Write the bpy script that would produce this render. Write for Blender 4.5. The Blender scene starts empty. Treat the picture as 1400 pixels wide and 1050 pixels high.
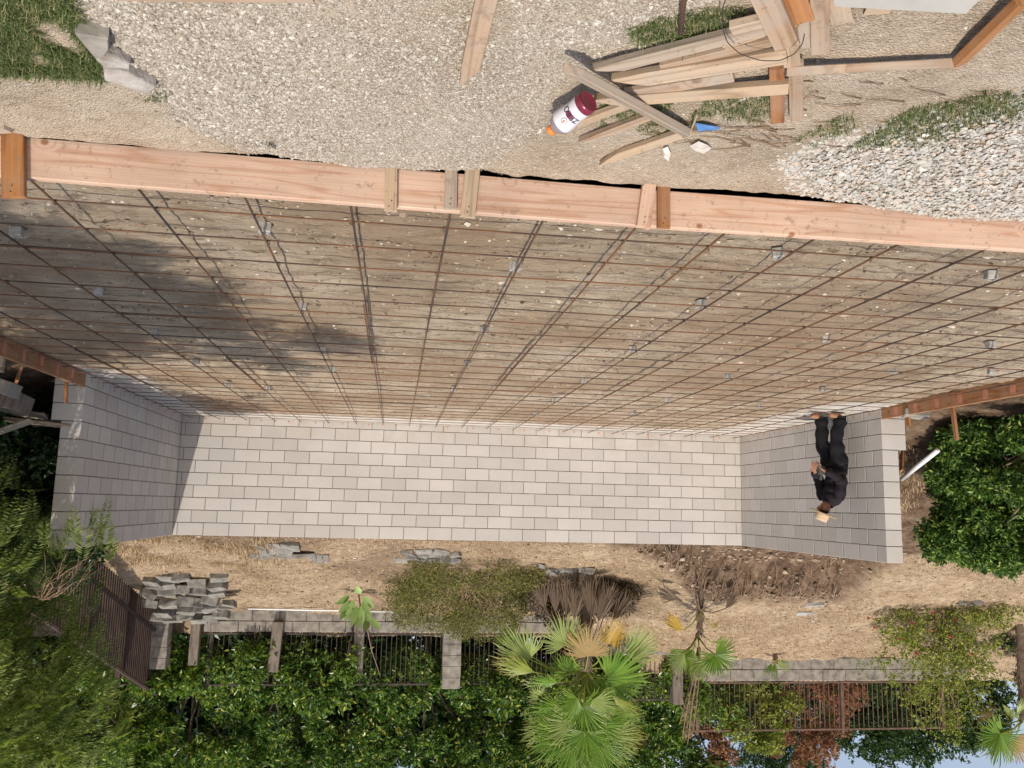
import bpy, bmesh, math, random
import numpy as np
from mathutils import Vector, Matrix
rng = np.random.default_rng(7); random.seed(7)
R = math.radians
S = bpy.context.scene
COL = S.collection

# ------------------------------------------------------------ camera, world, sun
YAW, PITCH, ROLL, FPX, EYE = -0.136, 0.1479, 0.0245, 1126.47, 1.3359
def cam_axes():
    cy, sy, cp, sp = math.cos(YAW), math.sin(YAW), math.cos(PITCH), math.sin(PITCH)
    F = Vector((sy*cp, cy*cp, -sp)); Rt = Vector((cy, -sy, 0)); U = Rt.cross(F)
    cr, sr = math.cos(ROLL), math.sin(ROLL)
    return F, cr*Rt+sr*U, -sr*Rt+cr*U
CF, CR, CU = cam_axes()
cam = bpy.data.cameras.new('camera'); camo = bpy.data.objects.new('camera', cam); COL.objects.link(camo)
cam.sensor_width = 36; cam.lens = FPX/1400*36; cam.clip_end = 2000; cam.clip_start = .05
m = Matrix.Identity(4)                       # the phone was held upside down: roll of 180 degrees
for i in range(3):
    m[i][0] = -CR[i]; m[i][1] = -CU[i]; m[i][2] = -CF[i]
m[2][3] = EYE
camo.matrix_world = m; S.camera = camo
SUN = Vector((.185, -.64, 1)).normalized()
w = bpy.data.worlds.new('World'); S.world = w; w.use_nodes = True
nt = w.node_tree; bg = nt.nodes['Background']; sk = nt.nodes.new('ShaderNodeTexSky')
sk.sky_type = 'NISHITA'; sk.sun_disc = False; sk.sun_elevation = math.asin(SUN.z)
sk.sun_rotation = math.atan2(SUN.x, SUN.y); sk.air_density = 1.0; sk.dust_density = 3.0; sk.ozone_density = 1.0
# hazy air: the sky pales towards the horizon
tc = nt.nodes.new('ShaderNodeTexCoord'); sx_ = nt.nodes.new('ShaderNodeSeparateXYZ'); nt.links.new(tc.outputs['Generated'], sx_.inputs[0])
mr = nt.nodes.new('ShaderNodeMapRange'); mr.inputs['From Min'].default_value = 0; mr.inputs['From Max'].default_value = .55; mr.inputs['To Min'].default_value = .62; mr.inputs['To Max'].default_value = 0; nt.links.new(sx_.outputs[2], mr.inputs[0])
mxs = nt.nodes.new('ShaderNodeMix'); mxs.data_type = 'RGBA'; mxs.inputs[7].default_value = (4.6, 4.9, 5.3, 1); nt.links.new(mr.outputs[0], mxs.inputs[0]); nt.links.new(sk.outputs[0], mxs.inputs[6])
nt.links.new(mxs.outputs[2], bg.inputs[0]); bg.inputs[1].default_value = 0.15
sl = bpy.data.lights.new('sun', 'SUN'); sl.energy = 3.9; sl.angle = R(.53); sl.color = (1, .93, .83)
so = bpy.data.objects.new('sun', sl); COL.objects.link(so)
so.rotation_euler = SUN.to_track_quat('Z', 'Y').to_euler()
S.view_settings.view_transform = 'Standard'; S.view_settings.look = 'None'
S.view_settings.exposure = 0.03; S.view_settings.gamma = 1

# ------------------------------------------------------------ helpers
def ray(x, y):
    u, v = 1400-x, 1050-y
    return CF+(u-700)/FPX*CR-(v-525)/FPX*CU
def at(x, y, Y):                             # point of the photo at distance Y
    d = ray(x, y); return d*(Y/d.y)+Vector((0, 0, EYE))
def G(x, y, z=-.15):                         # point of the photo at height z
    d = ray(x, y); return d*((z-EYE)/d.z)+Vector((0, 0, EYE))
def tag(o, label=None, cat=None, group=None, kind=None):
    if label: o['label'] = label
    if cat: o['category'] = cat
    if group: o['group'] = group
    if kind: o['kind'] = kind
    return o
def empty(name, loc, rz=0, label=None, cat=None, group=None):
    o = bpy.data.objects.new(name, None); o.location = loc; o.rotation_euler = (0, 0, rz)
    o.empty_display_size = .1; COL.objects.link(o); return tag(o, label, cat, group)
def mesh_np(name, V, F, mat, parent=None, smooth=False):
    """V (n,3); F list of int arrays (each (m,k))"""
    me = bpy.data.meshes.new(name)
    if isinstance(F, np.ndarray): F = [F]
    V = np.asarray(V, np.float32)
    loops = np.concatenate([f.ravel() for f in F]).astype(np.int32)
    tot = np.concatenate([np.full(len(f), f.shape[1]) for f in F]).astype(np.int32)
    st = np.concatenate([[0], np.cumsum(tot)[:-1]]).astype(np.int32)
    me.vertices.add(len(V)); me.vertices.foreach_set('co', V.ravel())
    me.loops.add(len(loops)); me.loops.foreach_set('vertex_index', loops)
    me.polygons.add(len(tot)); me.polygons.foreach_set('loop_start', st); me.polygons.foreach_set('loop_total', tot)
    me.polygons.foreach_set('use_smooth', np.full(len(tot), smooth))
    me.update(calc_edges=True); me.validate()
    if mat: me.materials.append(mat)
    o = bpy.data.objects.new(name, me); COL.objects.link(o)
    if parent: o.parent = parent
    return o
class MB:
    """collects shapes, becomes one mesh object"""
    def __init__(s): s.V = []; s.F = {}; s.n = 0
    def add(s, V, F):
        V = np.asarray(V, float).reshape(-1, 3)
        for f in (F if isinstance(F, list) else [F]):
            f = np.asarray(f); s.F.setdefault(f.shape[1], []).append(f+s.n)
        s.V.append(V); s.n += len(V); return s
    def box(s, lo, hi, M=None):
        x0, y0, z0 = lo; x1, y1, z1 = hi
        V = np.array([(x0,y0,z0),(x1,y0,z0),(x1,y1,z0),(x0,y1,z0),(x0,y0,z1),(x1,y0,z1),(x1,y1,z1),(x0,y1,z1)], float)
        if M is not None: V = xf(V, M)
        return s.add(V, np.array([(0,3,2,1),(4,5,6,7),(0,1,5,4),(1,2,6,5),(2,3,7,6),(3,0,4,7)]))
    def tube(s, pts, rad, n=8, cap=True):
        V, F = tube_np(pts, rad, n, cap); return s.add(V, F)
    def build(s, name, mat, parent=None, smooth=False):
        return mesh_np(name, np.concatenate(s.V), [np.concatenate(f) for f in s.F.values()], mat, parent, smooth)
def xf(V, M):
    M = np.array(M); return V@M[:3, :3].T+M[:3, 3]
def tube_np(pts, rad, n=8, cap=True):
    P = np.asarray([tuple(p) for p in pts], float); k = len(P)
    r = np.full(k, rad, float) if np.isscalar(rad) else np.asarray(rad, float)
    T = np.gradient(P, axis=0); T /= np.linalg.norm(T, axis=1)[:, None]+1e-12
    a = np.array([0, 0, 1.]) if abs(T[0, 2]) < .9 else np.array([1., 0, 0])
    A = np.cross(T[0], a); A /= np.linalg.norm(A); Vs = []
    ang = np.linspace(0, 2*np.pi, n, endpoint=False)
    for i in range(k):
        A = A-T[i]*A.dot(T[i]); A /= np.linalg.norm(A)+1e-12; B = np.cross(T[i], A)
        Vs.append(P[i]+r[i]*(np.cos(ang)[:, None]*A+np.sin(ang)[:, None]*B))
    V = np.concatenate(Vs); i = np.arange(k-1)[:, None]*n; j = np.arange(n)[None]
    F = np.stack([i+j, i+(j+1) % n, i+n+(j+1) % n, i+n+j], -1).reshape(-1, 4)
    out = [F]
    if cap: out.append(np.array([list(range(n))[::-1], list(range((k-1)*n, k*n))]))
    return V, out
def hsh(i, j, s=0):
    x = np.sin(i*127.1+j*311.7+s*74.7)*43758.5453; return x-np.floor(x)
def vn(x, y, s=0):                            # value noise
    x, y = np.asarray(x, float), np.asarray(y, float)
    i, j = np.floor(x), np.floor(y); f, g = x-i, y-j; f = f*f*(3-2*f); g = g*g*(3-2*g)
    return (hsh(i, j, s)*(1-f)+hsh(i+1, j, s)*f)*(1-g)+(hsh(i, j+1, s)*(1-f)+hsh(i+1, j+1, s)*f)*g
def fbm(x, y, o=4, s=0):
    t = 0; a = .5
    for k in range(o): t = t+a*vn(x*2**k, y*2**k, s+k); a *= .5
    return t
def ss(a, b, x):
    t = np.clip((np.asarray(x, float)-a)/(b-a), 0, 1); return t*t*(3-2*t)
def unit(v):
    v = np.asarray(v, float); return v/(np.linalg.norm(v, axis=-1, keepdims=True)+1e-9)
def inpoly(x, y, poly):
    x, y = np.asarray(x), np.asarray(y); c = np.zeros(x.shape, bool); n = len(poly)
    for i in range(n):
        x0, y0 = poly[i]; x1, y1 = poly[(i+1) % n]
        k = ((y0 > y) != (y1 > y)) & (x < (x1-x0)*(y-y0)/(y1-y0+1e-12)+x0); c ^= k
    return c
def leaves(P, D, N, L, W, fold=.25):
    """n leaves of two faces: base, side, tip, side"""
    n = len(P); D = unit(D); Sd = unit(np.cross(D, N)); N = np.cross(Sd, D)
    L = np.broadcast_to(L, n)[:, None]; W = np.broadcast_to(W, n)[:, None]
    mid = P+D*L*.45+N*W*fold
    V = np.stack([P, mid+Sd*W*.5, P+D*L, mid-Sd*W*.5], 1).reshape(-1, 3)
    b = np.arange(n)[:, None]*4
    return V, np.concatenate([b+np.array([[0, 1, 2]]), b+np.array([[0, 2, 3]])])
def rdir(n): return unit(rng.normal(size=(n, 3)))
def lathe(prof, n=24):
    P = np.array(prof, float); k = len(P); a = np.linspace(0, 2*np.pi, n, endpoint=False)
    V = np.stack([P[:, 0][:, None]*np.cos(a), P[:, 0][:, None]*np.sin(a), np.repeat(P[:, 1][:, None], n, 1)], -1).reshape(-1, 3)
    i = np.arange(k-1)[:, None]*n; j = np.arange(n)[None]
    return V, np.stack([i+j, i+(j+1) % n, i+n+(j+1) % n, i+n+j], -1).reshape(-1, 4)
ORD = ['first','second','third','fourth','fifth','sixth','seventh','eighth','ninth','tenth','eleventh','twelfth','thirteenth',
 'fourteenth','fifteenth','sixteenth','seventeenth','eighteenth','nineteenth','twentieth','twenty-first','twenty-second','twenty-third',
 'twenty-fourth','twenty-fifth','twenty-sixth','twenty-seventh','twenty-eighth']

# ------------------------------------------------------------ materials
def mk(name, rough=.85, spec=.25):
    m = bpy.data.materials.new(name); m.use_nodes = True; t = m.node_tree; b = t.nodes['Principled BSDF']
    b.inputs['Roughness'].default_value = rough; b.inputs['Specular IOR Level'].default_value = spec
    return m, t, b
def nd(t, typ, **kw):
    n = t.nodes.new('ShaderNode'+typ)
    for k, v in kw.items():
        if k[0] == '_': setattr(n, k[1:], v)
        else: n.inputs[k.replace('__', ' ')].default_value = v
    return n
def co(t, scale=(1, 1, 1), kind='Object', rnd=False):
    c = t.nodes.new('ShaderNodeTexCoord'); mp = nd(t, 'Mapping'); mp.inputs['Scale'].default_value = scale
    t.links.new(c.outputs[kind], mp.inputs[0])
    if rnd:
        oi = t.nodes.new('ShaderNodeObjectInfo'); v = nd(t, 'VectorMath', _operation='SCALE'); v.inputs[0].default_value = (37, 23, 51)
        t.links.new(oi.outputs['Random'], v.inputs['Scale']); t.links.new(v.outputs[0], mp.inputs['Location'])
    return mp.outputs[0]
def noise(t, vec, scale, detail=5, rough=.6, dist=0):
    n = nd(t, 'TexNoise', Scale=scale, Detail=detail, Roughness=rough, Distortion=dist); t.links.new(vec, n.inputs['Vector']); return n.outputs['Fac']
def ramp(t, fac, stops, interp='LINEAR'):
    r = t.nodes.new('ShaderNodeValToRGB'); r.color_ramp.interpolation = interp; e = r.color_ramp.elements
    while len(e) < len(stops): e.new(.5)
    for q, (p, c) in zip(e, stops):
        q.position = p; q.color = (*c, 1) if len(c) == 3 else c
    t.links.new(fac, r.inputs[0]); return r.outputs[0]
def mix(t, fac, a, b, mode='MIX'):
    n = nd(t, 'Mix', _data_type='RGBA', _blend_type=mode)
    for s, v in ((n.inputs[0], fac), (n.inputs[6], a), (n.inputs[7], b)):
        if isinstance(v, (float, int)): s.default_value = v
        elif isinstance(v, tuple): s.default_value = (*v, 1)
        else: t.links.new(v, s)
    return n.outputs[2]
def bump(t, b, h, strength=.5, dist=.01):
    n = nd(t, 'Bump', Strength=strength, Distance=dist); t.links.new(h, n.inputs['Height']); t.links.new(n.outputs[0], b.inputs['Normal'])
def islandrand(t):
    return t.nodes.new('ShaderNodeNewGeometry').outputs['Random Per Island']
g3 = lambda v: (v, v, v)
def m_island(name, stops, rough=.85, spec=.25, bs=0, bd=.002, bscale=200):
    m, t, b = mk(name, rough, spec)
    t.links.new(ramp(t, islandrand(t), stops), b.inputs['Base Color'])
    if bs: bump(t, b, noise(t, co(t), bscale, 4), bs, bd)
    return m
def m_leaf(name, stops, rough=.45, trans=.35, spec=.4):
    m, t, b = mk(name, rough, spec); c = ramp(t, islandrand(t), stops); t.links.new(c, b.inputs['Base Color'])
    tr = t.nodes.new('ShaderNodeBsdfTranslucent'); mx = t.nodes.new('ShaderNodeMixShader'); mx.inputs[0].default_value = trans
    c2 = mix(t, 1.0, c, (1.3, 1.4, .7), 'MULTIPLY'); t.links.new(c2, tr.inputs[0])
    t.links.new(b.outputs[0], mx.inputs[1]); t.links.new(tr.outputs[0], mx.inputs[2])
    t.links.new(mx.outputs[0], t.nodes['Material Output'].inputs[0]); return m
def m_noise(name, scale, stops, rough=.85, spec=.25, bs=.4, bd=.005, bscale=60, sc=(1, 1, 1), rnd=True, detail=6):
    m, t, b = mk(name, rough, spec); v = co(t, sc, rnd=rnd)
    t.links.new(ramp(t, noise(t, v, scale, detail), stops), b.inputs['Base Color'])
    if bs: bump(t, b, noise(t, v, bscale, 5), bs, bd)
    return m
def m_wood(name, light, dark, knot, rough=.7, worn=0, grain=1.0):
    """boards run along local X"""
    m, t, b = mk(name, rough, .2); v = co(t, (1, 1, 1), rnd=True)
    vs = nd(t, 'Mapping'); vs.inputs['Scale'].default_value = (.55, 9, 9); t.links.new(v, vs.inputs[0])
    vo = nd(t, 'TexVoronoi', Scale=1.0, Randomness=1.0, _voronoi_dimensions='2D'); mp = nd(t, 'Mapping'); mp.inputs['Scale'].default_value = (2.6, 3.4, 3.4)
    t.links.new(v, mp.inputs[0]); t.links.new(mp.outputs[0], vo.inputs['Vector'])
    # only some of the cells carry a knot
    sc_ = t.nodes.new('ShaderNodeSeparateColor'); t.links.new(vo.outputs['Color'], sc_.inputs[0]); gt = nd(t, 'Math', _operation='GREATER_THAN'); gt.inputs[1].default_value = .45; t.links.new(sc_.outputs[0], gt.inputs[0])
    ka = nd(t, 'Math', _operation='ADD'); t.links.new(vo.outputs['Distance'], ka.inputs[0]); t.links.new(gt.outputs[0], ka.inputs[1]); kd = ka.outputs[0]
    # rings bend round the knots
    sw = nd(t, 'MapRange'); sw.inputs['From Min'].default_value = 0; sw.inputs['From Max'].default_value = .17
    sw.inputs['To Min'].default_value = .35; sw.inputs['To Max'].default_value = 0; t.links.new(kd, sw.inputs[0])
    ns = noise(t, vs.outputs[0], 1.0*grain, 2.5, .5)
    ad = nd(t, 'Math', _operation='ADD'); t.links.new(ns, ad.inputs[0]); t.links.new(sw.outputs[0], ad.inputs[1])
    mu = nd(t, 'Math', _operation='MULTIPLY'); mu.inputs[1].default_value = 13*grain; t.links.new(ad.outputs[0], mu.inputs[0])
    fr = nd(t, 'Math', _operation='PINGPONG'); fr.inputs[1].default_value = 1; t.links.new(mu.outputs[0], fr.inputs[0])
    c = ramp(t, fr.outputs[0], [(0, light), (.7, tuple((a*4+d)/5 for a, d in zip(light, dark))), (1, dark)])
    fi = nd(t, 'Mapping'); fi.inputs['Scale'].default_value = (3, 160, 160); t.links.new(v, fi.inputs[0])
    c = mix(t, .3, c, ramp(t, noise(t, fi.outputs[0], 1, 3), [(.3, g3(.55)), (.65, g3(1.25))]), 'MULTIPLY')
    c = mix(t, .55, c, ramp(t, noise(t, v, 3, 4), [(.3, g3(.72)), (.7, g3(1.2))]), 'MULTIPLY')
    kf = ramp(t, kd, [(.0, g3(1)), (.03, g3(.85)), (.05, g3(0))]); c = mix(t, kf, c, knot)
    if worn:
        c = mix(t, ramp(t, noise(t, v, 6, 6, .7), [(.42, g3(0)), (.68, g3(worn))]), c, (.33, .30, .26))
        c = mix(t, ramp(t, noise(t, v, 14, 6, .8), [(.57, g3(0)), (.66, g3(.7))]), c, (.24, .18, .125))
        c = mix(t, ramp(t, noise(t, v, 40, 4, .8), [(.30, g3(.8)), (.38, g3(0))]), c, (.12, .08, .055))
    oi = t.nodes.new('ShaderNodeObjectInfo')
    c = mix(t, .5, c, ramp(t, oi.outputs['Random'], [(0, (.8, .78, .74)), (.5, g3(1.0)), (1, (1.12, 1.05, .95))]), 'MULTIPLY')
    t.links.new(c, b.inputs['Base Color']); bump(t, b, noise(t, fi.outputs[0], 1, 3), .35, .001)
    return m
M = {}
M['fir'] = m_wood('fresh_fir', (.61, .425, .315), (.50, .29, .19), (.27, .12, .06), .65, .12)
M['stain'] = m_wood('stained_board', (.36, .17, .075), (.24, .095, .04), (.1, .05, .03), .65, .25)
M['orangewood'] = m_wood('orange_stake_wood', (.42, .19, .07), (.30, .12, .04), (.15, .07, .03), .6, .2)
M['oldwood'] = m_wood('weathered_wood', (.43, .305, .21), (.28, .185, .12), (.14, .08, .05), .75, .7)
M['greywood'] = m_wood('grey_wood', (.42, .34, .265), (.30, .23, .17), (.14, .09, .06), .8, .6)
M['palewood'] = m_wood('pale_wood', (.52, .385, .26), (.33, .225, .145), (.20, .11, .06), .75, .6)

def m_ground():
    m, t, b = mk('near_dirt', .95, .1); v = co(t)
    c = ramp(t, noise(t, v, 2.2, 8, .65), [(.32, (.27, .205, .14)), (.5, (.38, .305, .225)), (.68, (.46, .39, .305))])
    c = mix(t, ramp(t, noise(t, v, 60, 4, .7), [(.45, g3(.0)), (.75, g3(.7))]), c, (.56, .49, .40))
    c = mix(t, ramp(t, noise(t, v, 24, 7, .85), [(.33, g3(.8)), (.44, g3(0))]), c, (.15, .11, .072))
    t.links.new(c, b.inputs['Base Color'])
    vo = nd(t, 'TexVoronoi', Scale=120.0); t.links.new(v, vo.inputs['Vector'])
    a = nd(t, 'Math', _operation='ADD'); t.links.new(noise(t, v, 35, 8, .7), a.inputs[0]); t.links.new(vo.outputs['Distance'], a.inputs[1])
    bump(t, b, a.outputs[0], .75, .011); return m
M['near'] = m_ground()
def m_soil():
    m, t, b = mk('slab_bed_soil', .95, .12); v = co(t)
    c = ramp(t, noise(t, v, 1.1, 8, .65, .4), [(.3, (.31, .235, .16)), (.5, (.48, .385, .275)), (.7, (.59, .49, .375))])
    vs = nd(t, 'Mapping'); vs.inputs['Scale'].default_value = (1.2, 5, 1); t.links.new(v, vs.inputs[0])
    c = mix(t, ramp(t, noise(t, vs.outputs[0], 2.6, 10, .78), [(.50, g3(0)), (.64, g3(.75))]), c, (.12, .082, .05))
    c = mix(t, ramp(t, noise(t, vs.outputs[0], 16, 6, .8), [(.30, g3(.8)), (.44, g3(0))]), c, (.085, .06, .038))
    c = mix(t, ramp(t, noise(t, vs.outputs[0], 45, 5, .8), [(.36, g3(.75)), (.46, g3(0))]), c, (.13, .095, .06))
    c = mix(t, ramp(t, noise(t, v, 90, 4, .8), [(.60, g3(0)), (.68, g3(.7))]), c, (.60, .53, .43))
    c = mix(t, ramp(t, noise(t, vs.outputs[0], 5.5, 9, .8, .6), [(.56, g3(0)), (.60, g3(.7))]), c, (.16, .11, .07))   # raked damp clods
    c = mix(t, ramp(t, noise(t, vs.outputs[0], 3.7, 7, .7, .5), [(.58, g3(0)), (.75, g3(.5))]), c, (.56, .50, .42))
    c = mix(t, ramp(t, noise(t, v, .42, 4, .6), [(.44, g3(0)), (.58, g3(.75))]), c, (.31, .215, .135))
    # footing concrete and spilled grout along the walls
    sp = t.nodes.new('ShaderNodeSeparateXYZ'); t.links.new(v, sp.inputs[0])
    def band(sock, a, bb, mn=0., mx=1.):
        r = nd(t, 'MapRange'); r.inputs['From Min'].default_value = a; r.inputs['From Max'].default_value = bb
        r.inputs['To Min'].default_value = mn; r.inputs['To Max'].default_value = mx; t.links.new(sock, r.inputs[0]); return r.outputs[0]
    def mt(op, a, bb):
        n = nd(t, 'Math', _operation=op)
        for i, q in enumerate((a, bb)):
            if isinstance(q, (int, float)): n.inputs[i].default_value = q
            else: t.links.new(q, n.inputs[i])
        return n.outputs[0]
    e = mt('MAXIMUM', band(sp.outputs[1], 13.0, 14.0), mt('MAXIMUM', mt('MULTIPLY', band(sp.outputs[0], -4.9, -5.9), band(sp.outputs[1], 8.4, 10)),
           mt('MULTIPLY', band(sp.outputs[0], 2.5, 3.4), band(sp.outputs[1], 8.6, 10.2))))
    wv = mt('ADD', e, mt('MULTIPLY', mt('SUBTRACT', noise(t, vs.outputs[0], 2.5, 6, .7), .5), 1.3))
    c = mix(t, ramp(t, wv, [(.42, g3(0)), (.72, g3(.92))]), c, (.60, .565, .51))
    t.links.new(c, b.inputs['Base Color'])
    bump(t, b, noise(t, vs.outputs[0], 9, 10, .78), .9, .035); return m
M['soil'] = m_soil()
def m_hill():
    m, t, b = mk('dry_hillside', .95, .1); v = co(t)
    c = ramp(t, noise(t, v, .9, 8, .65), [(.3, (.33, .235, .15)), (.5, (.46, .345, .225)), (.7, (.55, .43, .30))])
    vs = nd(t, 'Mapping'); vs.inputs['Scale'].default_value = (1, 1.6, 1); t.links.new(v, vs.inputs[0])
    c = mix(t, ramp(t, noise(t, vs.outputs[0], 7, 8, .75), [(.42, g3(0)), (.62, g3(.75))]), c, (.20, .135, .085))
    # bare dirt: under the wall top, in the dug pit and at the sides
    at_ = t.nodes.new('ShaderNodeAttribute'); at_.attribute_name = 'bare'
    d = ramp(t, noise(t, v, 4, 8, .7), [(.34, (.06, .04, .025)), (.5, (.16, .105, .068)), (.68, (.30, .215, .15))])
    c = mix(t, at_.outputs['Fac'], c, d); t.links.new(c, b.inputs['Base Color'])
    bump(t, b, noise(t, v, 12, 10, .75), 1.0, .06); return m
M['hill'] = m_hill()
def m_block():
    m, t, b = mk('concrete_block', .9, .15); v = co(t)
    c = ramp(t, islandrand(t), [(0, (.465, .432, .395)), (.35, (.495, .46, .422)), (.7, (.52, .484, .445)), (1, (.548, .51, .47))])
    c = mix(t, .6, c, ramp(t, noise(t, v, 1.3, 5), [(.3, g3(.88)), (.7, g3(1.08))]), 'MULTIPLY')
    c = mix(t, .5, c, ramp(t, noise(t, v, 90, 4, .7), [(.3, g3(.8)), (.7, g3(1.15))]), 'MULTIPLY')
    c = mix(t, ramp(t, noise(t, v, 2.6, 7, .7), [(.6, g3(0)), (.8, g3(.35))]), c, (.44, .40, .36))
    c = mix(t, ramp(t, noise(t, v, 9, 8, .8), [(.60, g3(0)), (.70, g3(.45))]), c, (.62, .59, .55))
    c = mix(t, ramp(t, noise(t, v, 5.5, 8, .75), [(.63, g3(0)), (.74, g3(.5))]), c, (.34, .30, .26))
    sp = t.nodes.new('ShaderNodeSeparateXYZ'); t.links.new(v, sp.inputs[0]); r = nd(t, 'MapRange'); r.inputs['From Min'].default_value = .45; r.inputs['From Max'].default_value = -.1; t.links.new(sp.outputs[2], r.inputs[0])
    mm = nd(t, 'Math', _operation='MULTIPLY'); t.links.new(r.outputs[0], mm.inputs[0]); t.links.new(ramp(t, noise(t, v, 3, 7, .7), [(.4, g3(0)), (.7, g3(.7))]), mm.inputs[1])
    c = mix(t, mm.outputs[0], c, (.40, .31, .22))      # splashed soil low on the wall
    t.links.new(c, b.inputs['Base Color']); bump(t, b, noise(t, v, 70, 6, .75), .5, .004); return m
M['block'] = m_block()
M['mortar'] = m_noise('mortar', 8, [(.3, (.16, .145, .13)), (.7, (.24, .22, .195))], bs=.3)
M['dobie'] = m_noise('spacer_concrete', 30, [(.3, (.24, .225, .20)), (.7, (.47, .45, .41))], bs=.5, bd=.003)
M['oldblock'] = m_noise('aged_block', 6, [(.3, (.12, .105, .09)), (.5, (.25, .225, .19)), (.72, (.36, .33, .285))], bs=.6, bd=.01, bscale=25)
M['paver'] = m_noise('broken_paver', 7, [(.3, (.09, .08, .07)), (.5, (.20, .185, .16)), (.72, (.31, .29, .255))], bs=.5, bd=.006, bscale=30)
M['slab'] = m_noise('broken_concrete', 9, [(.3, (.20, .165, .13)), (.5, (.36, .32, .28)), (.68, (.47, .43, .39))], bs=1.0, bd=.012, bscale=22)
def m_rebar():
    m, t, b = mk('rusty_rebar', .65, .3); v = co(t, rnd=True); b.inputs['Metallic'].default_value = .35
    c = ramp(t, noise(t, v, 1.1, 5, .6), [(.34, (.06, .05, .047)), (.44, (.10, .065, .048)), (.56, (.20, .10, .052)), (.8, (.29, .14, .065))])
    t.links.new(c, b.inputs['Base Color']); bump(t, b, noise(t, v, 150, 3), .5, .002); return m
M['rebar'] = m_rebar()
M['wire'] = mk('tie_wire', .5, .4)[0]; M['wire'].node_tree.nodes['Principled BSDF'].inputs['Base Color'].default_value = (.05, .04, .035, 1)
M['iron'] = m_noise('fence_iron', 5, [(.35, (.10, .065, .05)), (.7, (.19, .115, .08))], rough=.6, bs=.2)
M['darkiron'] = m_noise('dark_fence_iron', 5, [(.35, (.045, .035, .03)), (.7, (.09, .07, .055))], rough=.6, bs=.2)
M['slatwood'] = m_noise('red_brown_slats', 3, [(.3, (.03, .02, .017)), (.7, (.10, .065, .052))], sc=(6, 6, 1), bs=.3)
M['post'] = m_noise('weathered_post', 3, [(.3, (.10, .08, .065)), (.7, (.26, .215, .175))], sc=(6, 6, 1), bs=.5)
M['paint'] = m_noise('orange_marking_paint', 30, [(.3, (.46, .17, .10)), (.7, (.58, .26, .17))], bs=0)
M['trunk'] = m_noise('bark', 8, [(.3, (.07, .05, .035)), (.7, (.20, .15, .11))], bs=.8, bd=.02)
M['twig'] = m_noise('dry_twig', 8, [(.3, (.16, .10, .065)), (.7, (.33, .23, .15))], bs=.3)
def flat(name, c, rough=.7, spec=.3):
    m, t, b = mk(name, rough, spec); v = co(t)
    t.links.new(mix(t, .5, c, ramp(t, noise(t, v, 9, 5), [(.3, g3(.75)), (.7, g3(1.2))]), 'MULTIPLY'), b.inputs['Base Color']); return m
# ------------------------------------------------------------ terrain
XL, XR, YB, YL, YR, TOPZ = -6.16, 3.56, 14.24, 9.82, 9.9, 1.92
def hillz(x, y):
    s = .36+.185*ss(3.0, 8.0, -np.asarray(x))
    z = 1.84+(np.minimum(y, 20.35)-14.42)*s+.45*ss(20.0, 20.4, y)*1+np.clip(np.asarray(y)-20.6, 0, 20)*.04
    ye = 14.75+1.75*ss(-4.2, -6.6, x)+.5*(fbm(np.asarray(x)*2.2, np.asarray(y)*0+3)-.5)
    pit = ss(-9.7, -9.2, x)*ss(-3.8, -4.4, x)*ss(.12, -.22, np.asarray(y)-ye)
    pm = ss(-9.9, -9.3, x)*ss(-3.6, -4.2, x)*ss(.50, .12, np.asarray(y)-ye+.35*(fbm(np.asarray(x)*3, np.asarray(y)*3, 3, 8)-.5))
    return z-.55*pit, pm
def terr(x, y):
    x = np.asarray(x, float); y = np.asarray(y, float)
    hz, pit = hillz(x, y)
    n = (fbm(x*.8, y*.8, 4)-.47)*.22+(fbm(x*4, y*4, 3, 9)-.44)*.13
    d = np.where(x < -1, -6.4-x, x-3.8)
    side = -.12+np.clip(d, 0, 3)*.10+ss(9.6, 14.5, y)*1.85*ss(-.3, 1.2, d)
    side = side+n*ss(0, .6, d)
    inside = (x > -6.30) & (x < 3.70) & (y < 14.38)
    z = np.where(y >= 14.39, hz+n*ss(14.4, 15.2, y), side)
    z = np.where(inside, -.35, z)
    return np.where(y < 3.6, -.40, z), pit
gx = np.unique(np.round(np.concatenate([np.linspace(-400, -40, 10), np.linspace(-40, -17, 24), np.arange(-17, 9, .13), [-6.33, -6.27, 3.67, 3.73], np.linspace(9, 40, 24), np.linspace(40, 400, 10)]), 3))
gy = np.unique(np.round(np.concatenate([np.linspace(-400, -10, 8), np.linspace(-10, 3.4, 10), [3.55, 3.65], np.arange(3.8, 14.2, .16), [14.36, 14.41], np.arange(14.5, 21.5, .13), np.linspace(22, 60, 30), np.linspace(70, 500, 12)]), 3))
X, Y = np.meshgrid(gx, gy); Z, PIT = terr(X, Y)
def grid_faces(nx, ny):
    i = np.arange(ny-1)[:, None]*nx; j = np.arange(nx-1)[None]
    return np.stack([i+j, i+j+1, i+nx+j+1, i+nx+j], -1).reshape(-1, 4)
go = mesh_np('ground', np.stack([X, Y, Z], -1).reshape(-1, 3), grid_faces(len(gx), len(gy)), M['hill'], smooth=True)
bare = np.maximum(PIT, np.where(Y < 14.4, 1-ss(12.6, 14.2, Y)*.75, ss(14.85+.0*X, 14.5, Y)*.75))
bare = np.clip(bare+.55*ss(.50, .60, fbm(X*.55+4, Y*.55, 4, 3))*(Y > 14.4)*ss(-9, -2, X), 0, 1)
at_ = go.data.attributes.new('bare', 'FLOAT', 'POINT'); at_.data.foreach_set('value', bare.ravel().astype(np.float32))
tag(go, kind='structure', label='dry sloping ground around and behind the block wall')

def on_hill(x, y, y0=14.45, y1=30):
    d = ray(x, y); p = None
    for k in range(400):
        Yw = y0+(y1-y0)*k/400; p = d*(Yw/d.y)+Vector((0, 0, EYE))
        if float(terr(p.x, p.y)[0]) >= p.z: return p
    return p
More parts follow.
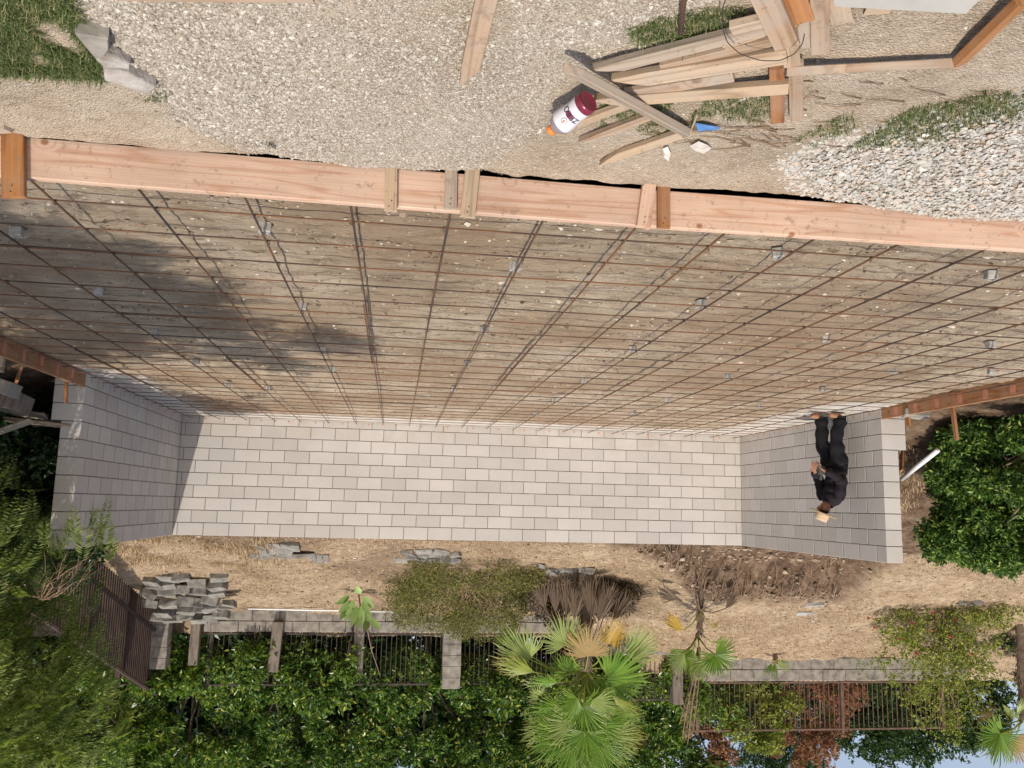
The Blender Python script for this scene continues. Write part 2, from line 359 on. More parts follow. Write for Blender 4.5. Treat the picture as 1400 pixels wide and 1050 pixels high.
# slab bed
bx = np.arange(XL-.02, XR+.03, .04); by = np.arange(3.50, YB+.02, .04)
X, Y = np.meshgrid(bx, by)
Z = -.072+(fbm(X*1.6, Y*3, 5, 2)-.47)*.05+(fbm(X*7, Y*14, 4, 5)-.45)*.035
clod = fbm(X*14, Y*18, 3, 11); Z += .03*ss(.62, .8, clod)
Z += .05*ss(13.3, 14.1, Y)+.035*ss(-5.4, -6.1, X)*ss(8.5, 10, Y)
o = mesh_np('soil_bed', np.stack([X, Y, np.minimum(Z, -.025)], -1).reshape(-1, 3), grid_faces(len(bx), len(by)), M['soil'], smooth=True)
tag(o, kind='structure', label='raked brown soil bed under the rebar grid')

# near ground, fine, with the trench in front of the form board
TAN = [(60,-60),(100,10),(128,55),(205,118),(250,160),(330,190),(400,218),(470,232),(560,236),(640,228),(690,203),(722,182),(742,150),(765,112),(800,85),(860,66),(905,40),(945,10),(985,-60)]
PALE = [(1072,220),(1120,196),(1180,190),(1250,163),(1330,150),(1400,128),(1480,110),(1480,330),(1300,300),(1110,270)]
tanw = [(G(a, b).x, G(a, b).y) for a, b in TAN]; palew = [(G(a, b).x, G(a, b).y) for a, b in PALE]
def segd(x, y, poly):                        # signed-ish distance inside the polygon
    d = np.full(np.shape(x), 9.)
    for i in range(len(poly)):
        ax, ay = poly[i]; bx_, by_ = poly[(i+1) % len(poly)]; vx, vy = bx_-ax, by_-ay
        t = np.clip(((x-ax)*vx+(y-ay)*vy)/(vx*vx+vy*vy+1e-9), 0, 1); d = np.minimum(d, np.hypot(x-ax-t*vx, y-ay-t*vy))
    return np.where(inpoly(x, y, poly), d, -d)
def nearz(x, y):
    x = np.asarray(x, float); y = np.asarray(y, float)
    z = -.155+(fbm(x*2, y*2, 4, 21)-.47)*.05+(fbm(x*11, y*11, 4, 23)-.46)*.018+(fbm(x*45, y*45, 2, 24)-.4)*.005
    a = segd(x, y, tanw)+.05*(fbm(x*6, y*6, 3, 30)-.5); z = z+.05*ss(-.02, .35, a)
    b = segd(x, y, palew)+.05*(fbm(x*6, y*6, 3, 31)-.5); z = z+.05*ss(-.02, .3, b)
    e = 3.464+.018*(fbm(x*5, x*0, 4, 33)-.5); fill = np.maximum(ss(-.03, .02, a), ss(-.03, .03, b))
    e = e+.075*fill*ss(.3,.55,fbm(x*4,x*0+7,3,35)+.12)
    z = z+.02*ss(3.2, 3.44, y)-.16*ss(0, .02, y-e)
    # shallow trough on the camera side of the long weathered board lying at photo (1180,90)
    return z
nx_ = np.arange(-3.3, 1.95, .0125); ny_ = np.arange(1.75, 3.47, .0115)
X, Y = np.meshgrid(nx_, ny_); Z = nearz(X, Y)
o = mesh_np('path_dirt', np.stack([X, Y, Z], -1).reshape(-1, 3), grid_faces(len(nx_), len(ny_)), M['near'], smooth=True)
tag(o, kind='structure', label='beaten dirt in front of the form board')
# the same dirt all round that patch, coarse
nx2 = np.unique(np.concatenate([np.linspace(-30, -3.3, 60), np.linspace(-3.3, 1.95, 40), np.linspace(1.95, 30, 60)])); ny2 = np.concatenate([np.linspace(-25, 1.7, 60), [1.78]])
X, Y = np.meshgrid(nx2, ny2)
o = mesh_np('ground_apron', np.stack([X, Y, -.158+0*X+(fbm(X*.7, Y*.7)-.47)*.1*ss(1.7, 0, Y)-.02*(Y > 1.7)], -1).reshape(-1, 3), grid_faces(len(nx2), len(ny2)), M['near'], smooth=True)
tag(o, kind='structure')
for a, b in ((-30, -3.28), (1.93, 30)):
    xs = np.linspace(a, b, 60); ys = np.linspace(1.76, 3.75, 8); X, Y = np.meshgrid(xs, ys)
    o = mesh_np('ground_apron', np.stack([X, Y, -.17+0*X+(Y > 3.4)*-.03], -1).reshape(-1, 3), grid_faces(60, 8), M['near'], smooth=True); tag(o, kind='structure')

# ------------------------------------------------------------ gravel (nobody could count it)
ICO = None
def ico():
    p = (1+5**.5)/2; V = np.array([(-1,p,0),(1,p,0),(-1,-p,0),(1,-p,0),(0,-1,p),(0,1,p),(0,-1,-p),(0,1,-p),(p,0,-1),(p,0,1),(-p,0,-1),(-p,0,1)], float)
    F = np.array([(0,11,5),(0,5,1),(0,1,7),(0,7,10),(0,10,11),(1,5,9),(5,11,4),(11,10,2),(10,7,6),(7,1,8),(3,9,4),(3,4,2),(3,2,6),(3,6,8),(3,8,9),(4,9,5),(2,4,11),(6,2,10),(8,6,7),(9,8,1)])
    return V/np.linalg.norm(V[0]), F
OCT = (np.array([(1,0,0),(-1,0,0),(0,1,0),(0,-1,0),(0,0,1),(0,0,-1)], float), np.array([(0,2,4),(2,1,4),(1,3,4),(3,0,4),(2,0,5),(1,2,5),(3,1,5),(0,3,5)]))
def stones(name, x, y, z, r, shape, mat, flatz=.6, jit=.3):
    V0, F0 = shape; n = len(x); k = len(V0)
    sc = np.stack([rng.uniform(.8, 1.35, n), rng.uniform(.6, 1., n), rng.uniform(flatz*.7, flatz*1.3, n)], -1)
    V = V0[None]*(1+rng.uniform(-jit, jit, (n, k, 1)))*sc[:, None]*r[:, None, None]
    a = rng.uniform(0, 6.28, n); tl = rng.normal(0, .3, n); c, s = np.cos(tl)[:, None], np.sin(tl)[:, None]
    Vy = V[..., 1]*c-V[..., 2]*s; Vz = V[..., 1]*s+V[..., 2]*c
    c, s = np.cos(a)[:, None], np.sin(a)[:, None]
    V = np.stack([V[..., 0]*c-Vy*s+x[:, None], V[..., 0]*s+Vy*c+y[:, None], Vz+z[:, None]], -1)
    F = (F0[None]+np.arange(n)[:, None, None]*k).reshape(-1, 3)
    return mesh_np(name, V.reshape(-1, 3), F, mat)
def scatter(poly, n, lo=-.02, soft=.05, s=0):
    p = np.array(poly); x = rng.uniform(p[:, 0].min()-.1, p[:, 0].max()+.1, n); y = rng.uniform(max(1.75, p[:, 1].min()), min(3.462, p[:, 1].max()+.06), n)
    d = segd(x, y, poly)+.10*(fbm(x*5, y*5, 3, 40+s)-.5)
    k = (d > lo+rng.exponential(soft, n)*-.6) & (rng.random(n) < ss(lo-.12, lo+.05, d)) ; return x[k], y[k], d[k]
M['tan_stone'] = m_island('tan_gravel_stone', [(0, (.23, .195, .155)), (.3, (.345, .305, .25)), (.6, (.405, .365, .305)), (.88, (.46, .42, .36)), (1, (.60, .565, .50))])
M['pale_stone'] = m_island('pale_gravel_stone', [(0, (.24, .22, .19)), (.25, (.38, .355, .315)), (.5, (.49, .455, .40)), (.7, (.43, .43, .40)), (.9, (.48, .38, .30)), (1, (.62, .59, .54))], bs=.3)
x, y, d = scatter(tanw, 120000, soft=.06)
left = ss(-.1, .7, x)                        # coarser towards the left of the photo
r = rng.lognormal(-5.85, .42, len(x))*(1+.8*left*(rng.random(len(x)) < .4)); r = np.clip(r, .0014, .012)
o = stones('tan_gravel', x, y, nearz(x, y)+r*.25, r, OCT, M['tan_stone'], .7); tag(o, kind='stuff', label='fine tan gravel spilled in front of the form board')
x, y, d = scatter(palew, 19000, soft=.04, s=3)
r = np.clip(rng.lognormal(-4.72, .33, len(x)), .004, .017)
o = stones('pale_gravel', x, y, nearz(x, y)+rng.uniform(-.002, .012, len(x))*ss(0,.1,d), r, ico(), M['pale_stone'], .45, .22); tag(o, kind='stuff', label='coarse pale gravel heaped against the form board')
x = rng.uniform(-2.9, 1.8, 9000); y = rng.uniform(1.8, 3.44, 9000); r = np.clip(rng.lognormal(-6.1, .55, 9000), .0014, .012)
o = stones('loose_pebbles', x, y, nearz(x, y)+r*.2, r, ico(), M['tan_stone'], .5); tag(o, kind='stuff', label='loose pebbles strewn on the dirt')
x = rng.uniform(XL+.1, XR-.1, 30000); y = 3.55+10.3*rng.random(30000)**1.7; r = np.clip(rng.lognormal(-5.3, .6, 30000), .002, .026)
o = stones('soil_clods', x, y, -.072+(fbm(x*1.6, y*3, 5, 2)-.47)*.05+r*.1, r, OCT, m_island('clod', [(0, (.12, .085, .055)), (.5, (.26, .195, .135)), (.85, (.42, .34, .25)), (1, (.60, .55, .48))]), .6); tag(o, kind='stuff', label='small clods and stones on the raked soil')
# pebbles and clods on the hill
x = rng.uniform(-14, 5, 9000); y = rng.uniform(14.5, 20, 9000); r = np.clip(rng.lognormal(-4.3, .45, 9000), .006, .05)
z, _ = terr(x, y)
o = stones('hill_clods', x, y, z+r*.2, r, OCT, m_island('hill_clod', [(0, (.20, .14, .09)), (.6, (.38, .29, .20)), (1, (.60, .53, .44))]), .6); tag(o, kind='stuff', label='clods and pebbles on the dry hillside')

# ------------------------------------------------------------ grass
def blades(name, x, y, z, L, wd, mat, lean=.6, lab=None):
    n = len(x); a = rng.uniform(0, 6.28, n); ln = np.abs(rng.normal(lean, .25, n))
    h = np.stack([np.cos(a), np.sin(a), 0*a], -1); s = np.stack([-np.sin(a), np.cos(a), 0*a], -1)*(wd*rng.uniform(.6, 1.2, n))[:, None]
    P = np.stack([x, y, z], -1); L = L*rng.uniform(.45, 1.2, n); up = np.array([0, 0, 1.])
    m1 = P+h*(L*ln*.35)[:, None]+up*(L*.55)[:, None]*np.maximum(.15, 1-ln*.6)[:, None]
    tp = P+h*(L*ln*.95)[:, None]+up*(L*.8)[:, None]*np.maximum(.08, 1-ln)[:, None]
    V = np.stack([P-s, P+s, m1+s*.8, m1-s*.8, tp], 1).reshape(-1, 3); b = np.arange(n)[:, None]*5
    o = mesh_np(name, V, [b+np.array([[0, 1, 2, 3]]), b+np.array([[3, 2, 4]])], mat)
    return tag(o, kind='stuff', label=lab)
M['grass'] = m_leaf('green_grass', [(0, (.05, .08, .025)), (.45, (.09, .14, .04)), (.7, (.16, .19, .07)), (1, (.42, .36, .20))], .6, .3, .2)
M['straw'] = m_island('dry_grass', [(0, (.36, .25, .14)), (.4, (.50, .365, .21)), (.8, (.58, .44, .27)), (1, (.66, .54, .37))], .8)
def patch(poly, n, L=.06, lab='', wd=.0016, dens=.42):
    w_ = [(G(a, b).x, G(a, b).y) for a, b in poly]; p = np.array(w_)
    x = rng.uniform(p[:, 0].min(), p[:, 0].max(), n); y = rng.uniform(p[:, 1].min(), p[:, 1].max(), n)
    k = inpoly(x, y, w_) & (fbm(x*7, y*7, 3, 60) > dens); x, y = x[k], y[k]
    blades('grass', x, y, nearz(x, y)-.003, L, wd, M['grass'], .65, lab)
patch([(-80,-60),(70,-60),(130,60),(140,108),(60,100),(-80,90)], 22000, .08, 'green grass patch in the top left corner', dens=.26)
patch([(205,112),(232,120),(228,140),(195,138)], 300, .04, 'grass tuft by the gravel edge')
patch([(860,30),(960,10),(1050,10),(1040,60),(870,70)], 3500, .065, 'grass tufts growing among the loose stakes')
patch([(820,140),(1000,115),(1060,130),(1040,165),(900,178),(820,172)], 3800, .05, 'green grass under the loose stakes', dens=.36)
patch([(1100,40),(1120,5),(1085,5)], 500, .05, 'grass between the scrap boards')
patch([(1085,185),(1160,150),(1180,170),(1110,200)], 700, .05, 'thin grass on the dirt')
patch([(1160,200),(1240,150),(1330,130),(1420,105),(1430,145),(1340,165),(1280,182),(1230,192)], 5500, .07, 'green grass along the pale gravel', dens=.38)
n = 110000; x = rng.uniform(-17, 5.6, n); y = 14.5+rng.random(n)*5.6; k = (fbm(x*1.2, y*1.5, 4, 70) > .40) & (np.abs(hillz(x, y)[1]) < .3); x, y = x[k], y[k]
blades('dry_grass', x, y, terr(x, y)[0], .11, .003, M['straw'], .95, 'matted straw coloured grass on the hillside')
n = 5000; x = rng.uniform(-8.2, -6.45, n); y = rng.uniform(11, 14.5, n)
blades('dry_grass', x, y, terr(x, y)[0], .22, .004, M['straw'], .6, 'dry brush on the bank beside the wall end')
n = 2500; x = rng.uniform(-7.6, -6.5, n); y = rng.uniform(12.6, 14.2, n)
blades('grass', x, y, terr(x, y)[0], .2, .005, M['grass'], .6, 'green grass on the bank beside the wall end')
n = 7000; x = rng.uniform(2.0, 5.5, n); y = rng.uniform(14.5, 16.5, n); k = fbm(x*2, y*2, 3, 71) > .45; x, y = x[k], y[k]
blades('dry_grass', x, y, terr(x, y)[0], .3, .004, M['straw'], .8, 'tall brown weeds behind the wall corner')

# ------------------------------------------------------------ the block wall
CH, CW, J = .2032, .4064, .010
wall = empty('block_retaining_wall', ((XL+XR)/2, YB, 0), label='U-shaped retaining wall of pale grey concrete blocks behind the rebar grid', cat='retaining wall')
off = Vector(wall.location)
core = MB(); blk = MB(); T, T2 = .22, .33
def addblock(lo, hi):
    lo = np.array(lo)-np.array(off); hi = np.array(hi)-np.array(off); blk.box(lo, hi)
def addcore(lo, hi): core.box(np.array(lo)-np.array(off), np.array(hi)-np.array(off))
e = .006
addcore((XL-T+.02, YB+e, -.30), (XR+T-.02, YB+T-.01, TOPZ-.004))
addcore((XL-T+.003, YL+e, -.30), (XL-e, YB+e-.002, TOPZ-.004)); addcore((XR+e, YR+e, -.30), (XR+T-.003, YB+e-.002, TOPZ-.004))
addcore((XL-T2+.003, YL+e+.001, -.30), (XL-T+.002, YB-.03, TOPZ-7*CH-.004)); addcore((XR+T-.002, YR+e+.001, -.30), (XR+T2-.003, YB-.03, TOPZ-7*CH-.004))
for k in range(11):
    z1 = TOPZ-k*CH-(J if k else 0); z0 = TOPZ-(k+1)*CH+J*.2
    t = T2 if k >= 7 else T
    x = XL-(k % 2)*CW/2-.1
    while x < XR+.05:
        a, b = max(x+J/2, XL+.001), min(x+CW-J/2, XR-.001)
        if b-a > .03: addblock((a, YB-rng.uniform(0, .0025), z0), (b, YB+.05, z1))
        x += CW
    for sx, ys, side in ((XL, YL, -1), (XR, YR, 1)):
        y = ys; first = True
        w0 = CW-J if k % 2 else t-J
        while y < YB-.01:
            b = min(y+w0, YB-.004)
            if b-y > .03:
                xa, xb = (sx-t, sx-J*0-.0005) if side < 0 else (sx+.0005, sx+t)
                if first: addblock((xa, y, z0), (xb, b, z1))
                elif side < 0: addblock((sx-.05, y+.02, z0), (sx-rng.uniform(0, .002), b, z1))
                else: addblock((sx+rng.uniform(0, .002), y+.02, z0), (sx+.05, b, z1))
            y = b if first else y+CW; w0 = CW; first = False
core.build('mortar_core', M['mortar'], wall)
bo = blk.build('block_courses', M['block'], wall)
bv = bo.modifiers.new('bevel', 'BEVEL'); bv.width = .003; bv.segments = 1
# small orange marks sprayed at the foot of the wall
def child_box(parent, name, lo, hi, mat):
    b = MB(); b.box(lo, hi); return b.build(name, mat, parent)
for x in np.arange(XL+.4, XR-.2, .447): child_box(wall, 'paint_mark', (x-off.x-.012, -.0035, -.01-off.z), (x-off.x+.012, -.0015, .022-off.z), M['paint'])
for y in np.arange(YL+.25, YB-.2, .40):
    child_box(wall, 'paint_mark', (XL-off.x+.0015, y-off.y-.012, -.01), (XL-off.x+.0035, y-off.y+.012, .03), M['paint']); child_box(wall, 'paint_mark', (XR-off.x-.0035, y-off.y-.012, -.01), (XR-off.x-.0015, y-off.y+.012, .03), M['paint'])

# ------------------------------------------------------------ boards
def plank_mesh(L, W, T, point=0, wob=.0, cut=0, seed=0, dome=0, bow=0):
    """along X from 0 to L; width Y, thickness Z; 'point' = length of the sharpened end at x=L"""
    xs = list(np.linspace(0, L-point, 7)); wd = [1]*7; sh = [0]*7
    if point: xs += [L-point*.5, L]; wd += [.58, .12]; sh += [.15*(1 if seed % 2 else -1), .38*(1 if seed % 2 else -1)]
    V = []; c = min(W, T)*.09
    for i, (x, f, s_) in enumerate(zip(xs, wd, sh)):
        w_ = W*f; y0 = s_*W+math.sin(seed+i*.9)*wob; z0 = bow*math.sin(x/L*math.pi)
        sec = [(-w_/2+c*f, -T/2), (w_/2-c*f, -T/2), (w_/2, -T/2+c), (w_/2, T/2-c), (w_/2-c*f, T/2), (-w_/2+c*f, T/2), (-w_/2, T/2-c), (-w_/2, -T/2+c)]
        for (a, b) in sec: V.append((x+(cut*a if i == 0 else 0), a+y0, b+z0))
    k = len(xs); i = np.arange(k-1)[:, None]*8; j = np.arange(8)[None]
    F = np.stack([i+j, i+(j+1) % 8, i+8+(j+1) % 8, i+8+j], -1).reshape(-1, 4)
    return np.array(V), [F, np.array([list(range(8))[::-1], list(range(8*k-8, 8*k))])]
def frame(p0, p1, up):
    X_ = (Vector(p1)-Vector(p0)).normalized(); Z_ = (Vector(up)-Vector(up).dot(X_)*X_).normalized(); Y_ = Z_.cross(X_)
    m = Matrix.Identity(4)
    for i in range(3): m[i][0] = X_[i]; m[i][1] = Y_[i]; m[i][2] = Z_[i]; m[i][3] = p0[i]
    return m
SEED = [0]
def plank(name, p0, p1, W, T, up, mat, label, cat, group=None, **kw):
    SEED[0] += 1; L = (Vector(p1)-Vector(p0)).length
    V, F = plank_mesh(L, W, T, seed=SEED[0], **kw); o = mesh_np(name, V, F, M[mat]); o.matrix_world = frame(p0, p1, up)
    return tag(o, label, cat, group)
FG = 'form boards round the slab'
YF = 3.50
zb = lambda x: .063-.018*abs(x+.7)/2.2
def bd(xa, xb, lab, mat='fir'):
    return plank('form_board', (xa, YF, zb(xa)-.0885), (xb, YF, zb(xb)-.0885), .176, .038, (0, -1, 0), mat, lab, 'board', FG)
b1 = bd(1.595, 2.9, 'short end of a fresh form board past the orange stake at the left edge')
b2 = bd(-1.05, 1.59, 'long fresh pink form board with knots, from the orange stake to the paired stakes')
b3 = bd(-4.2, -1.055, 'long fresh form board from the paired stakes to the right edge')
sb = plank('form_board', (XL-.019, 3.6, .02), (XL-.019, YL-.02, .02), .17, .038, (1, 0, 0), 'stain', 'dark stained side form board with orange marks, beside the glossy hedge', 'board', FG)
sc = plank('form_board', (XR+.019, 3.6, .02), (XR+.019, YR-.02, .02), .17, .038, (-1, 0, 0), 'stain', 'grey brown side form board with orange marks at the left of the grid', 'board', FG)
for par, s_ in ((sb, 1), (sc, 1)):
    for y in np.arange(3.9, 9.6, .4): child_box(par, 'paint_mark', (y-3.6-.035, -.06+rng.uniform(0,.03), .0191), (y-3.6+.035, .06, .0205), M['paint'])
SG = 'stakes holding the near form board'
def stake(px, ytop, ybot, wpx, mat, lab, lean=0., yy=None, T=.02):
    Yf = (YF-.019-T/2-.003) if yy is None else yy
    a = at(px-lean, ytop, Yf); b = at(px+lean, ybot, Yf)       # ytop: in the picture the ground end
    a.z -= .10
    W = wpx/FPX*(Yf*1.02)
    o = plank('form_stake', b, a, W, T, (0, -1, 0), mat, lab, 'stake', SG)
    for dx in (.02, .045): V, F = lathe([(0, .0), (.003, .0), (.003, .0015), (0, .0015)], 8); mesh_np('nail_head', V+np.array([dx, rng.uniform(-.01, .01), T/2]), F, M['wire'], o)
    return o
stake(17, 190, 270, 28, 'orangewood', 'orange brown stake on the near board at the left edge of the photo', 2.5, T=.03)
stake(534, 235, 289, 17, 'palewood', 'thin pale grey stake, first left of the middle pair')
stake(616, 240, 286, 17, 'greywood', 'darker grey stake of the middle pair on the near board')
stake(644, 226, 297, 21, 'palewood', 'pale slanted stake of the middle pair on the near board', -5)
stake(886, 240, 311, 20, 'fir', 'reddish slanted stake beside the dark upright one', -7, T=.03)
stake(907, 252, 312, 19, 'stain', 'dark brown upright stake right of the reddish slanted one')
SG2 = 'stakes holding the side form boards'
def sstake(p0, p1, lab, mat='stain'): plank('form_stake', p0, p1, .055, .03, (1, 0, .1), mat, lab, 'stake', SG2)
sstake((-6.22, 8.55, -.25), (-6.24, 8.5, .47), 'tall side stake in front of the glossy hedge', 'stain')
sstake((-6.22, 9.35, -.25), (-6.23, 9.35, .23), 'short side stake next to the wall end on the right', 'stain')
sstake((-6.75, 10.2, -.1), (-6.50, 9.95, .75), 'leaning brown board against the right wall end', 'stain')
sstake((3.64, 8.1, -.25), (3.66, 8.1, .22), 'grey side stake at the left edge', 'greywood')
sstake((3.64, 9.5, -.25), (3.62, 9.55, .33), 'rusty brown stake in front of the left wall end', 'orangewood')
sstake((3.66, 8.55, -.02), (3.95, 9.1, .18), 'orange brown brace leaning by the left side board', 'orangewood')

# ------------------------------------------------------------ rebar grid
RG1, RG2 = 'rebars running away from the near board', 'rebars running across, parallel to the near board'
lx = [.265-.4475*k for k in range(-7, 15) if XL+.05 < .265-.4475*k < XR-.05]; lx.sort(reverse=True)
ty = [3.887+.4*k for k in range(26)]
def bar(name, p0, p1, lab, grp, r=.0058, amp=.006, ties=None, lap=None):
    n = 28; t = np.linspace(0, 1, n)[:, None]; P = np.array(p0)*(1-t)+np.array(p1)*t; s = rng.uniform(0, 100)
    P[:, 2] += (vn(t[:, 0]*9, t[:, 0]*0+s)-.5)*amp*1.2
    q = (vn(t[:, 0]*6, t[:, 0]*0+s+5)-.5)*amp*2.4
    if abs(P[0, 0]-P[-1, 0]) > abs(P[0, 1]-P[-1, 1]): P[:, 1] += q
    else: P[:, 0] += q
    o0 = P[0].copy(); V, F = tube_np(P-o0, r, 7); o = mesh_np(name, V, F, M['rebar'], smooth=False); o.location = o0; tag(o, lab, 'rebar', grp)
    if lap is not None:                      # a lapped second length of the same bar
        k0, k1 = lap; Q = P[k0:k1]-o0+np.array([.014, .012, .004]); V, F = tube_np(Q, r, 7); mesh_np('lap_bar', V, F, M['rebar'], o)
    if ties:
        for (x, y) in ties:
            w_ = MB()
            c = np.array([x, y, .004])-o0; a = rng.uniform(0, 6.28)
            for f in (0, .9):
                tt = np.linspace(0, 6.28, 9); w_.tube(np.stack([.011*np.cos(tt)*math.cos(a+f), .011*np.cos(tt)*math.sin(a+f), .013*np.sin(tt)-.004], -1)+c, .0011, 4, False)
            w_.tube([c+[0, 0, .008], c+[.012*math.cos(a), .012*math.sin(a), .018], c+[.026*math.cos(a+.5), .026*math.sin(a+.5), rng.uniform(-.01, .02)]], .0011, 4)
            w_.build('wire_tie', M['wire'], o)
    return o
for i, x in enumerate(lx):
    lap = None
    if i % 3 == 1: k = int(rng.integers(2, 12)); lap = (k, k+7)
    bar('rebar', (x+rng.normal(0, .006), 3.53, .0065), (x+rng.normal(0, .008), YB-.03, .01), 'rebar running away from the near board, %s one counted from the left side' % ORD[i], RG1,
        ties=[(x, y) for y in ty[:9] if rng.random() < .8], lap=lap)
for j, y in enumerate(ty):
    lap = (int(rng.integers(3, 12)),)*2 if j % 4 == 2 else None
    if lap: lap = (lap[0], lap[0]+5)
    bar('rebar', (XR-.05, y+rng.normal(0, .005), -.0068), (XL+.05, y+rng.normal(0, .005), -.0068), 'rebar lying across the bed, %s one counted from the near form board' % ORD[j], RG2, .0046, lap=lap)
# spacer blocks
DG = 'concrete spacer blocks under the grid'
DP = [(36,323),(376,318),(146,403),(428,424),(449,482),(214,458),(703,368),(671,455),(1067,352),(965,420),(871,481),(1360,381),(1358,475),(1136,467),(991,517),(797,523),(757,549),(268,497),(643,500),(903,548),(1207,509),(1373,512),(1110,534),(1021,557),(320,527),(367,533),(523,558),(722,566),(865,566),(4,448),(624,534),(458,506)]
dm = None
for i, (px, py) in enumerate(DP):
    p = G(px, py, -.02); x = min(lx, key=lambda a: abs(a-p.x)); li = lx.index(x); tj = min(range(26), key=lambda a: abs(ty[a]-p.y))
    if dm is None:
        s = .029; V, F = MB(), None; b = MB(); b.box((-s, -s, 0), (s, s, .052)); b.box((-s*.8, -s*.25, .052), (s*.8, s*.25, .058)); o = b.build('spacer_block', M['dobie'])
        bv = o.modifiers.new('b', 'BEVEL'); bv.width = .006; dm = o.data; wr = MB()
        for f in (-.02, .0, .02): wr.tube([(f, 0, .05), (f+.01, .015, .075), (f-.01, .03, .07)], .0012, 4)
        c = wr.build('tie_wire', M['wire'], o); wm = c.data
    else:
        o = bpy.data.objects.new('spacer_block', dm); COL.objects.link(o); bv = o.modifiers.new('b', 'BEVEL'); bv.width = .006
        c = bpy.data.objects.new('tie_wire', wm); COL.objects.link(c); c.parent = o
    o.location = (x+rng.uniform(-.01, .01), p.y, -.066); o.rotation_euler = (rng.uniform(-.1, .1), rng.uniform(-.1, .1), rng.uniform(-.5, .5))
    tag(o, 'grey spacer block at the %s lengthwise rebar from the left, %s crosswise from the board' % (ORD[li], ORD[tj]), 'spacer block', DG)
# ------------------------------------------------------------ foliage helpers
def foliage(C, rad, n, L, W, out=.6, up=.35, fold=.25, shell=.55, star=5):
    """n leaves around cluster centres C (k,3) with radii rad; leaves grow as small rosettes on twig tips"""
    k = len(C); m = max(1, n//star); i = rng.integers(0, k, m); r = np.asarray(rad)[i] if not np.isscalar(rad) else np.full(m, rad)
    d = rdir(m); P = C[i]+d*(r*(shell+(1-shell)*rng.random(m)**.6))[:, None]
    P = np.repeat(P, star, 0)+rng.normal(0, L*.22, (m*star, 3)); ax = np.repeat(unit(d*out+np.array([0, 0, up])+rng.normal(0, .35, (m, 3))), star, 0)
    D = unit(ax*.55+rdir(m*star)*.8); N = unit(ax+rng.normal(0, .3, (m*star, 3)))
    l = L*rng.uniform(.6, 1.25, m*star); return leaves(P, D, N, l, l*(W/L), fold)
def crown_pts(c, r, k, shell=.35):
    d = rdir(k); return np.array(c)+d*np.array(r)*(shell+(1-shell)*rng.random(k)**.5)[:, None]
def limbs(mb, base, tips, r0, sag=0., n=7, jit=.05):
    base = np.array(base, float)
    for t in tips:
        t = np.array(t, float); s = np.linspace(0, 1, n)[:, None]; mid = base*(1-s)+t*s
        mid[:, 2] += (np.sin(s[:, 0]*math.pi)*sag); mid[1:-1] += rng.normal(0, jit, (n-2, 3))
        mb.tube(mid, np.linspace(r0, r0*.25, n), 6)
def leafy(name, label, cat, base, crowns, nl, L, W, mat, k=26, trunk=None, group=None, cr=.42, shell=.35, r0=.07, nlimb=10, star=5, barkmat='trunk', up=.35):
    """crowns: list of (centre, radii); parts crown + trunk"""
    base = Vector(base); t = empty(name, base, label=label, cat=cat, group=group); b = np.array(base)
    Vs = MB(); C = np.concatenate([crown_pts(c, r, k, shell) for c, r in crowns])
    V, F = foliage(C, cr*rng.uniform(.6, 1.25, len(C)), nl, L, W, shell=.5, star=star, up=up); Vs.add(V-b, F); Vs.build('crown', M[mat], t)
    tr = MB()
    z1 = trunk if trunk else .5; top = np.array([rng.normal(0, .05), rng.normal(0, .05), z1])
    tr.tube([(0, 0, -.15), (rng.normal(0, .03), 0, z1*.5), top], [r0*1.25, r0, r0*.85], 9)
    limbs(tr, top, C[rng.choice(len(C), min(nlimb, len(C)), False)]-b, r0*.6, .1)
    tr.build('trunk', M[barkmat], t, smooth=True); return t
M['laurel'] = m_leaf('laurel_leaf', [(0, (.025, .06, .012)), (.4, (.055, .13, .022)), (.68, (.12, .22, .035)), (.88, (.26, .34, .055)), (1, (.46, .43, .09))], .35, .3, .5)
M['laurel2'] = m_leaf('light_laurel_leaf', [(0, (.04, .09, .015)), (.4, (.10, .19, .03)), (.8, (.19, .29, .045)), (1, (.42, .44, .08))], .35, .35, .5)
M['hedge'] = m_leaf('hedge_leaf', [(0, (.025, .055, .015)), (.4, (.06, .13, .025)), (.7, (.12, .22, .04)), (.9, (.24, .33, .06)), (1, (.38, .42, .10))], .45, .25, .3)
M['darkivy'] = m_leaf('ivy_leaf', [(0, (.012, .03, .010)), (.5, (.025, .06, .016)), (1, (.05, .10, .022))], .35, .2, .5)
M['olive'] = m_leaf('low_shrub_leaf', [(0, (.08, .085, .03)), (.4, (.16, .175, .05)), (.75, (.26, .26, .08)), (.9, (.34, .29, .12)), (1, (.46, .27, .15))], .6, .3, .2)
M['rose'] = m_leaf('rose_leaf', [(0, (.09, .12, .025)), (.5, (.21, .25, .045)), (1, (.42, .43, .10))], .5, .35, .3)
M['boug'] = m_leaf('red_bract', [(0, (.17, .07, .045)), (.5, (.31, .14, .085)), (.85, (.42, .22, .14)), (1, (.24, .22, .08))], .6, .35, .2)
M['feather'] = m_leaf('feathery_leaf', [(0, (.07, .11, .025)), (.5, (.16, .22, .05)), (1, (.33, .36, .12))], .5, .4, .3)
M['brownleaf'] = m_leaf('dead_leaf', [(0, (.04, .025, .015)), (.5, (.10, .065, .04)), (.85, (.20, .13, .08)), (1, (.10, .12, .04))], .8, .15, .1)
M['darktree'] = m_leaf('dark_tree_leaf', [(0, (.02, .045, .014)), (.6, (.04, .085, .022)), (1, (.08, .13, .03))], .5, .3, .3)

